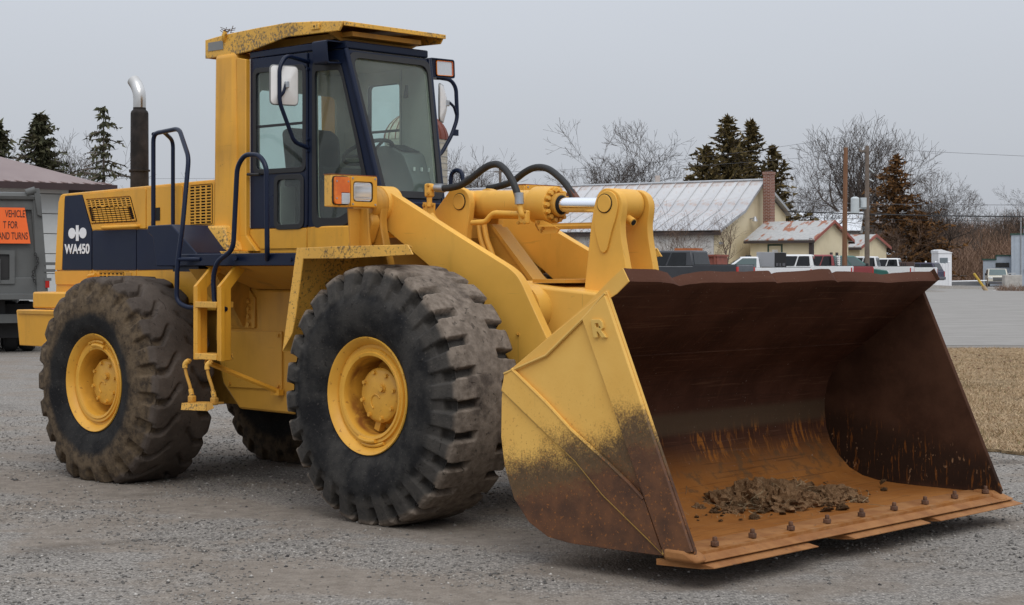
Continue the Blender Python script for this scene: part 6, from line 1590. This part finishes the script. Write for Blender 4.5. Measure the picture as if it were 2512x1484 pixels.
# ================================================================== PARKED VEHICLES
CGL = flat('tinted_car_glass', (.010, .012, .014), .08, var=.2, spec=.35)
CGC = NT('clear_car_glass').done((.10, .14, .14), .06, 0, .5)
TYRE = flat('car_tyre', (.016, .016, .017), .8)
ALLOY = flat('alloy', (.42, .43, .44), .35, .7)
BUMPG = flat('grey_bumper', (.10, .10, .11), .5)
TAIL = flat('tail_lamp_red', (.42, .02, .015), .2, var=.1)
HEADL = flat('head_lamp', (.62, .64, .65), .15, .2)
BLKPL = flat('black_plastic', (.012, .012, .013), .5)
def carpaint(name, col, rough=.3): return flat(name, col, rough, 0, var=.04, scale=1.5, spec=.6)
def wheel_c(parent, x, y, r):
    s = 1 if y > 0 else -1
    w = MB().lathe([(r * .62, -.11), (r * .95, -.11), (r, -.07), (r, .07), (r * .95, .11), (r * .62, .11)], (x, y, r), (0, 1, 0), 24, True).build('wheel', TYRE, parent)
    MB().lathe([(0, .07), (r * .25, .085), (r * .35, .06), (r * .62, .10), (r * .63, .0)], (x, y, r), (0, s, 0), 20).build('rim', ALLOY, w)
def vehicle(name, label, cat, loc, heading, mat, kind='pickup', L=5.8, W=1.95, hood=1.12, belt=1.22, roof=1.85, cab=(.9, .35, -.75, -.85), wins=None, bed=1.30, group=None, glassm=None, third=False):
    """x forward. cab = (windscreen foot, windscreen head, rear head, rear foot) x positions"""
    g_ = glassm or CGL
    h = Vector(heading).normalized(); rt = empty(name, (loc[0], loc[1], gz(loc[0], loc[1])), math.atan2(h.y, h.x)); tag(rt, label, cat, group)
    f, b = L / 2, -L / 2; wr = .39 if kind == 'pickup' else .33; xf, xb = f - .95, b + 1.15; zb = .42 if kind == 'pickup' else .30
    def arch(x, up_=True):
        return [(x + (wr + .09) * math.cos(a), max(zb, wr + (wr + .09) * math.sin(a))) for a in np.linspace(PI, 0, 9)]
    side = [(b + .02, zb)] + arch(xb) + arch(xf) + [(f - .05, zb), (f, zb + .12), (f, hood - .22), (f - .10, hood - .06), (cab[0] + .25, hood + .04), (cab[0], belt)]
    if kind == 'pickup': side += [(cab[3], belt), (cab[3] - .02, bed), (b + .03, bed), (b, bed - .05), (b, zb + .1)]
    else: side += [(cab[3], belt), (b + .02, belt - .05), (b, zb + .25)]
    MB().uw(side, -W / 2, W / 2).build('body', mat, rt, bevel=.05, seg=3)
    ti = .13
    bot = [(cab[0], W / 2 - .02, belt - .01), (cab[3], W / 2 - .02, belt - .01), (cab[3], -W / 2 + .02, belt - .01), (cab[0], -W / 2 + .02, belt - .01)]
    tp_ = [(cab[1], W / 2 - ti, roof), (cab[2], W / 2 - ti, roof), (cab[2], -W / 2 + ti, roof), (cab[1], -W / 2 + ti, roof)]
    cb_ = MB().loft(bot, tp_).build('cabin', mat, rt, bevel=.07, seg=3)
    # windows lie a few mm proud of the cabin faces
    def face(P00, P10, P11, P01, x0, x1, y0, y1, nm, gm, off):
        P00, P10, P11, P01 = map(Vector, (P00, P10, P11, P01)); nrm = (P10 - P00).cross(P01 - P00).normalized() * off
        poly = rounded(rect(x0, x1, y0, y1), .05, 3)
        MB().panel(lambda a, c: P00.lerp(P10, a).lerp(P01.lerp(P11, a), c) + nrm, poly, [], nrm * .4).build(nm, gm, cb_)
    for s in (1, -1):
        A = [(p[0], s * abs(p[1]), p[2]) for p in (bot[0], bot[1], tp_[1], tp_[0])]
        for (x0, x1) in (wins or ((.06, .50), (.54, .94))): face(*A, x0, x1, .06, .86, 'side_window', g_, .012 * s)
        wheel_c(rt, xf, s * (W / 2 - .12), wr); wheel_c(rt, xb, s * (W / 2 - .12), wr)
        MB().bb(f - .08, f + .015, s * (W / 2 - .45), s * (W / 2 - .06), hood - .30, hood - .10).build('headlight', HEADL, rt, bevel=.03)
        MB().bb(b - .012, b + .06, s * (W / 2 - .17), s * (W / 2 + .006), (bed if kind == 'pickup' else belt) - .50, (bed if kind == 'pickup' else belt) - .08).build('tail_light', TAIL, rt, bevel=.02)
        MB().bb(cab[0] - .28, cab[0] - .12, s * (W / 2 + .02), s * (W / 2 + .22), belt + .02, belt + .24).build('mirror', BLKPL, rt, bevel=.03)
    face(bot[3], bot[0], tp_[0], tp_[3], .07, .93, .08, .92, 'windscreen', g_, .012)
    face(bot[1], bot[2], tp_[2], tp_[1], .08, .92, .12, .86, 'rear_window', g_, .012)
    MB().bb(f - .05, f + .10, -W / 2 + .05, W / 2 - .05, zb + .02, zb + .26).build('front_bumper', BUMPG, rt, bevel=.04)
    MB().bb(b - .12, b + .03, -W / 2 + .05, W / 2 - .05, zb + .05, zb + .28).build('rear_bumper', BUMPG, rt, bevel=.04)
    MB().bb(f - .02, f + .022, -.5, .5, hood - .45, hood - .12).build('radiator_grille', BLKPL, rt, bevel=.02)
    for zz in (hood - .36, hood - .24): MB().bb(f + .02, f + .03, -.48, .48, zz, zz + .035).build('grille_bar', ALLOY, rt)
    if kind == 'pickup':
        MB().bb(b + .10, cab[3] - .06, -W / 2 + .09, W / 2 - .09, bed - .02, bed + .006).build('bed_cover', BLKPL, rt)
        for s in (1, -1): MB().bb(b + .03, cab[3] - .04, s * (W / 2 - .085), s * (W / 2 - .002), bed - .01, bed + .022).build('bed_rail', BLKPL, rt, bevel=.01)
    return rt, cb_
VG = 'vehicles parked behind the bucket'
v, cbn = vehicle('pickup_truck', 'black crew cab pickup directly behind the bellcrank, nearest of the row', 'pickup', (7.35, 75.4), (-.87, .5), carpaint('black_car', (.034, .037, .043), .38), L=6.35, W=2.02, hood=1.22, belt=1.27, roof=1.97, bed=1.34, cab=(1.35, .70, -.98, -1.12), wins=((.07, .45), (.49, .86)), group=VG)
MB().bb(-1.10, 1.28, 1.000, 1.016, 1.262, 1.285).build('chrome_strip', ALLOY, v)
v, cbn = vehicle('pickup_truck', 'white single cab pickup carrying the open metal tool box', 'pickup', (13.15, 92), (-1, .06), carpaint('white_car', (.72, .73, .74)), L=5.6, W=1.95, hood=1.05, belt=1.20, roof=1.82, bed=1.24, cab=(1.75, .82, -.02, -.12), wins=((.12, .88),), group=VG, glassm=CGC)
MB().cyl((.45, 0, 1.80), (.45, 0, 1.90), .16, n=14).build('roof_beacon', BLKPL, v)
tb = empty('tool_box', (14.0, 91.3, gz(14, 91) + 1.27), R(-8)); tag(tb, 'open diamond plate tool box standing on the white single cab pickup', 'tool box')
DIA = flat('diamond_plate', (.36, .37, .39), .4, .6, var=.1, scale=40, bumps=.5, bscale=90)
MB().bb(-.95, .0, 0, .6, 0, .80).build('box', DIA, tb, bevel=.01)
MB().bb(.0, .62, .02, .58, 0, .76).build('bay_shade_block', BLKPL, tb); MB().ext([(-.0, 0, .80), (.66, 0, .74), (.66, .62, .74), (0, .62, .80)], (0, 0, .02)).build('lid', DIA, tb)  # solid black block paints the shaded inside of the open bay
for x, z, w_ in ((.08, .05, .12), (.26, .05, .08), (.42, .05, .14)): MB().bb(x, x + w_, -.03, .015, z, z + .16).build('tool', BUMPG, tb)
v, _ = vehicle('pickup_truck', 'white crew cab pickup just right of the metal tool box', 'pickup', (16.25, 97), (-1, .25), carpaint('white_car2', (.74, .75, .75)), L=6.0, W=2.0, hood=1.2, belt=1.30, roof=1.98, bed=1.33, cab=(1.3, .70, -.78, -.92), wins=((.08, .50), (.54, .90)), group=VG)
v, _ = vehicle('pickup_truck', 'dull red pickup with white rack behind its cab', 'pickup', (18.6, 102.5), (-1, .12), carpaint('red_car', (.24, .035, .038), .4), L=5.8, W=1.95, hood=1.2, belt=1.32, roof=2.02, bed=1.33, cab=(1.3, .6, -.55, -.66), wins=((.10, .52), (.56, .90)), group=VG)
for k in range(5): MB().bb(-.98, -.80, -.85, .85, 1.42 + k * .11, 1.47 + k * .11).build('rack_slat', WHITEP, v)
for y in (-.86, .82): MB().bb(-.95, -.88, y, y + .04, 1.30, 1.97).build('rack_post', WHITEP, v)
v, _ = vehicle('station_wagon', 'green car facing right between the red and white pickups', 'car', (20.6, 105), (1, -.1), carpaint('green_car', (.015, .105, .085), .3), kind='car', L=4.7, W=1.85, hood=1.15, belt=1.28, roof=1.98, cab=(1.25, .28, -1.7, -2.1), wins=((.04, .30), (.33, .62), (.65, .92)), group=VG, glassm=CGC)
v, _ = vehicle('pickup_truck', 'white crew cab pickup right of the green car', 'pickup', (22.9, 111), (-1, .35), carpaint('white_car3', (.70, .71, .71)), L=6.0, W=2.0, hood=1.2, belt=1.30, roof=1.98, bed=1.33, cab=(1.3, .7, -.75, -.9), group=VG)
v, _ = vehicle('pickup_truck', 'rearmost white pickup, farthest right of the white ones', 'pickup', (25.9, 117), (-1, .35), carpaint('white_car4', (.73, .74, .74)), L=6.0, W=2.0, hood=1.15, belt=1.26, roof=1.90, bed=1.28, cab=(1.3, .7, -.55, -.7), group=VG)
v, _ = vehicle('minivan', 'dark purple wagon with red tail lamps at the right end of the row', 'car', (33.0, 141), (-.82, .57), carpaint('purple_car', (.022, .018, .052), .3), kind='car', L=4.8, W=1.85, hood=1.05, belt=1.10, roof=1.74, cab=(1.5, .75, -2.0, -2.33), wins=((.03, .30), (.33, .62), (.65, .95)), group=VG)
v, _ = vehicle('minivan', 'cream minivan facing the camera in front of the pale blue building', 'minivan', (47.0, 166), (-.22, -1), carpaint('cream_car', (.62, .58, .48), .35), kind='car', L=5.0, W=1.95, hood=1.05, belt=1.08, roof=1.75, cab=(1.65, .85, -2.1, -2.42), wins=((.03, .30), (.33, .62), (.65, .95)), group='cars at the far right', glassm=CGC)
cr = empty('kennel_crate', (26.6, 116.2, gz(26, 116) + 1.28), R(-18)); tag(cr, 'brown slotted box on the bed of the rearmost white pickup', 'crate')
MB().bb(-.7, .7, -.35, .35, 0, .36).build('box', flat('brown_box', (.075, .045, .038), .6), cr, bevel=.02)
for k in range(6): MB().bb(-.55 + k * .13, -.48 + k * .13, -.358, -.351, .10, .27).build('slot', BLKPL, cr)
# rust red container behind the black pickup
ct = empty('waste_container', (8.4, 80.6, gz(8, 80)), R(-25)); tag(ct, 'rust red steel container between black pickup and barn', 'container')
RR_ = flat('rust_red', (.26, .075, .05), .7, var=.2)
MB().bb(-1.2, 1.3, 0, 1.6, .1, 1.75).build('body', RR_, ct)
for k in range(5): MB().bb(-1.15 + k * .58, -1.05 + k * .58, -.08, 0, .1, 1.75).build('rib', RR_, ct)
MB().bb(-1.25, 1.35, -.10, 1.65, 1.75, 1.84).build('top_rail', RR_, ct)
MB().bb(-.9, .2, .3, 1.2, 1.84, 2.15).build('orange_box', flat('orange_box', (.40, .12, .03), .6), ct)

# ================================================================== DUMP TRUCK ON THE LEFT
DG = paint('truck_grey', (.105, .108, .105), grime=.35, gcol=(.05, .042, .035), rough=.5)
DGD = flat('truck_dark', (.022, .021, .021), .8, var=.3)
dt = empty('dump_truck', (-10.70, 34.6, 0), R(19)); tag(dt, 'grey dump truck seen from behind with an orange warning sign', 'truck')
# local: x right, y away from the camera, z up; tailgate at y = 0
bd = MB().loft([(-1.14, .10, 1.16), (1.24, .10, 1.16), (1.24, 4.6, 1.16), (-1.14, 4.6, 1.16)], [(-1.32, .04, 3.20), (1.12, .04, 3.20), (1.12, 4.6, 3.35), (-1.32, 4.6, 3.35)]).build('bed', DG, dt)
MB().panel(lambda x, z: (x, .04 - .0 * z, z), [(-1.26, 1.20), (1.22, 1.20), (1.08, 3.12), (-1.38, 3.12)], [[(-1.10, 1.55), (1.06, 1.55), (.95, 2.92), (-1.22, 2.92)]], (0, -.10, 0)).build('tailgate_frame', DG, bd, bevel=.015)
MB().panel(lambda x, z: (x, .035, z), [(-1.10, 1.52), (1.07, 1.52), (.96, 2.94), (-1.22, 2.94)], [], (0, -.02, 0)).build('tailgate_sheet', DG, bd)
MB().tube([(-1.42, -.06, 3.20), (1.08, -.06, 3.20)], .085, 8).build('top_rail', DG, bd)
MB().ext([(1.05, -.10, 1.18), (1.28, -.10, 1.18), (1.13, -.10, 3.22), (.98, -.10, 3.22)], (0, .14, 0)).build('side_post', DG, bd, bevel=.01)
MB().ext([(-1.44, -.10, 3.22), (-1.28, -.10, 3.22), (-1.12, -.10, 1.18), (-1.34, -.10, 1.18)], (0, .14, 0)).build('side_post', DG, bd, bevel=.01)
MB().ext([(1.06, -.16, 2.82), (1.16, -.16, 2.78), (1.10, -.16, 3.36), (.98, -.16, 3.36)], (0, .20, 0)).build('hinge_ear', DG, bd, bevel=.01)
MB().cyl((.84, -.12, 3.27), (1.02, -.12, 3.33), .075, n=12).build('hinge_pin', DG, bd)
MB().panel(lambda x, z: (x, -.065, z), rounded(rect(-.30, .62, 1.42, 2.10), .02), [rounded(rect(-.20, .52, 1.50, 2.02), .02)], (0, -.03, 0)).build('chute_frame', DG, bd)
MB().bb(-.20, .52, -.06, -.05, 1.50, 2.02).build('chute_door', DGD, bd)
MB().bb(.28, .34, -.14, -.08, 1.48, 1.92).build('chute_lever', DG, bd)
MB().bb(-1.2, 1.2, -.16, -.05, 1.10, 1.22).build('bed_sill', DG, bd, bevel=.01)
SGN = flat('orange_sign', (.92, .15, .022), .45, var=.03)
sg = MB().ext([(-.95, -.095, 2.24), (.93, -.095, 2.24), (.815, -.095, 2.965), (-.99, -.095, 2.975)], (0, .012, 0)).build('warning_sign', SGN, dt)
SGT = flat('sign_black', (.012, .010, .010), .5)
for txt, xr, z in (('VEHICLE', .82, 2.835), ('T FOR', .68, 2.61), ('AND TURNS', .875, 2.385)):
    me = text_mesh(txt, .205, .0010, .50); mx = max(v.co.x for v in me.vertices)
    o = link('lettering', me, SGT, sg); o.location = (xr - mx, -.0985, z); o.rotation_euler = (R(90), 0, 0)
o = link('lettering', text_mesh('45', .20, .001, .7), flat('faded_number', (.075, .077, .076), .6), dt); o.location = (.90, .012, 2.80); o.rotation_euler = (R(90), 0, 0)
m = MB()
for k in range(14):
    a = Vector((1.02 + .05 * math.sin(k * .5), -.15, 2.02 - k * .045)); M_ = Matrix.Rotation(k * PI / 2, 3, 'Z')
    MB().tube([a + M_ @ Vector((.022 * math.cos(q), 0, .032 * math.sin(q))) for q in np.linspace(0, 2 * PI, 11)], .008, 6).build('chain_link', DGD, dt)
MB().bb(1.20, 1.45, -.12, -.06, 1.80, 1.86).build('latch', DG, dt); MB().bb(1.20, 1.42, -.12, -.06, 1.66, 1.72).build('latch', DG, dt); MB().bb(1.20, 1.34, -.12, -.06, 1.48, 1.54).build('latch', DG, dt)
MB().bb(1.22, 1.30, -.14, -.08, 1.34, 1.48).build('tail_light', TAIL, dt)
MB().bb(-.45, .45, .3, 5.5, .75, 1.10).build('chassis', DGD, dt)
MB().bb(-1.15, -.1, .6, .64, .30, 1.0).build('mud_flap', DGD, dt); MB().bb(.1, 1.15, .6, .64, .30, 1.0).build('mud_flap', DGD, dt)
MB().bb(-1.15, 1.1, .15, .35, .62, .80).build('rear_beam', DG, dt)
MB().bb(1.05, 1.4, .5, 3.0, .55, .95).build('fender', BUMPG, dt)
for x in (-1.0, -.66, .60, .95):
    for y in (1.2, 2.55):
        w = MB().lathe([(.28, -.14), (.47, -.14), (.52, -.09), (.52, .09), (.47, .14), (.28, .14)], (x, y, .52), (1, 0, 0), 24, True).build('wheel', TYRE, dt); MB().cyl((x - .05, y, .52), (x + .05, y, .52), .27, n=16).build('rim', BUMPG, w)
for x in (-.95, .9):
    w = MB().lathe([(.28, -.14), (.47, -.14), (.52, -.09), (.52, .09), (.47, .14), (.28, .14)], (x, 6.4, .52), (1, 0, 0), 24, True).build('wheel', TYRE, dt); MB().cyl((x - .05, 6.4, .52), (x + .05, 6.4, .52), .27, n=16).build('rim', BUMPG, w)
cbx = MB().uw(rounded([(4.9, .9), (4.9, 2.7), (6.1, 2.7), (6.5, 1.9), (7.4, 1.75), (7.4, .7), (4.9, .7)], .05), -1.05, .95)
cbx.v = [(y, x, z) for x, y, z in cbx.v]; cbx.build('cab', DG, dt, bevel=.04)
for s in (-1.055, .955): MB().bb(s - .004, s + .004, 5.15, 6.0, 1.95, 2.55).build('cab_window', CGL, dt)
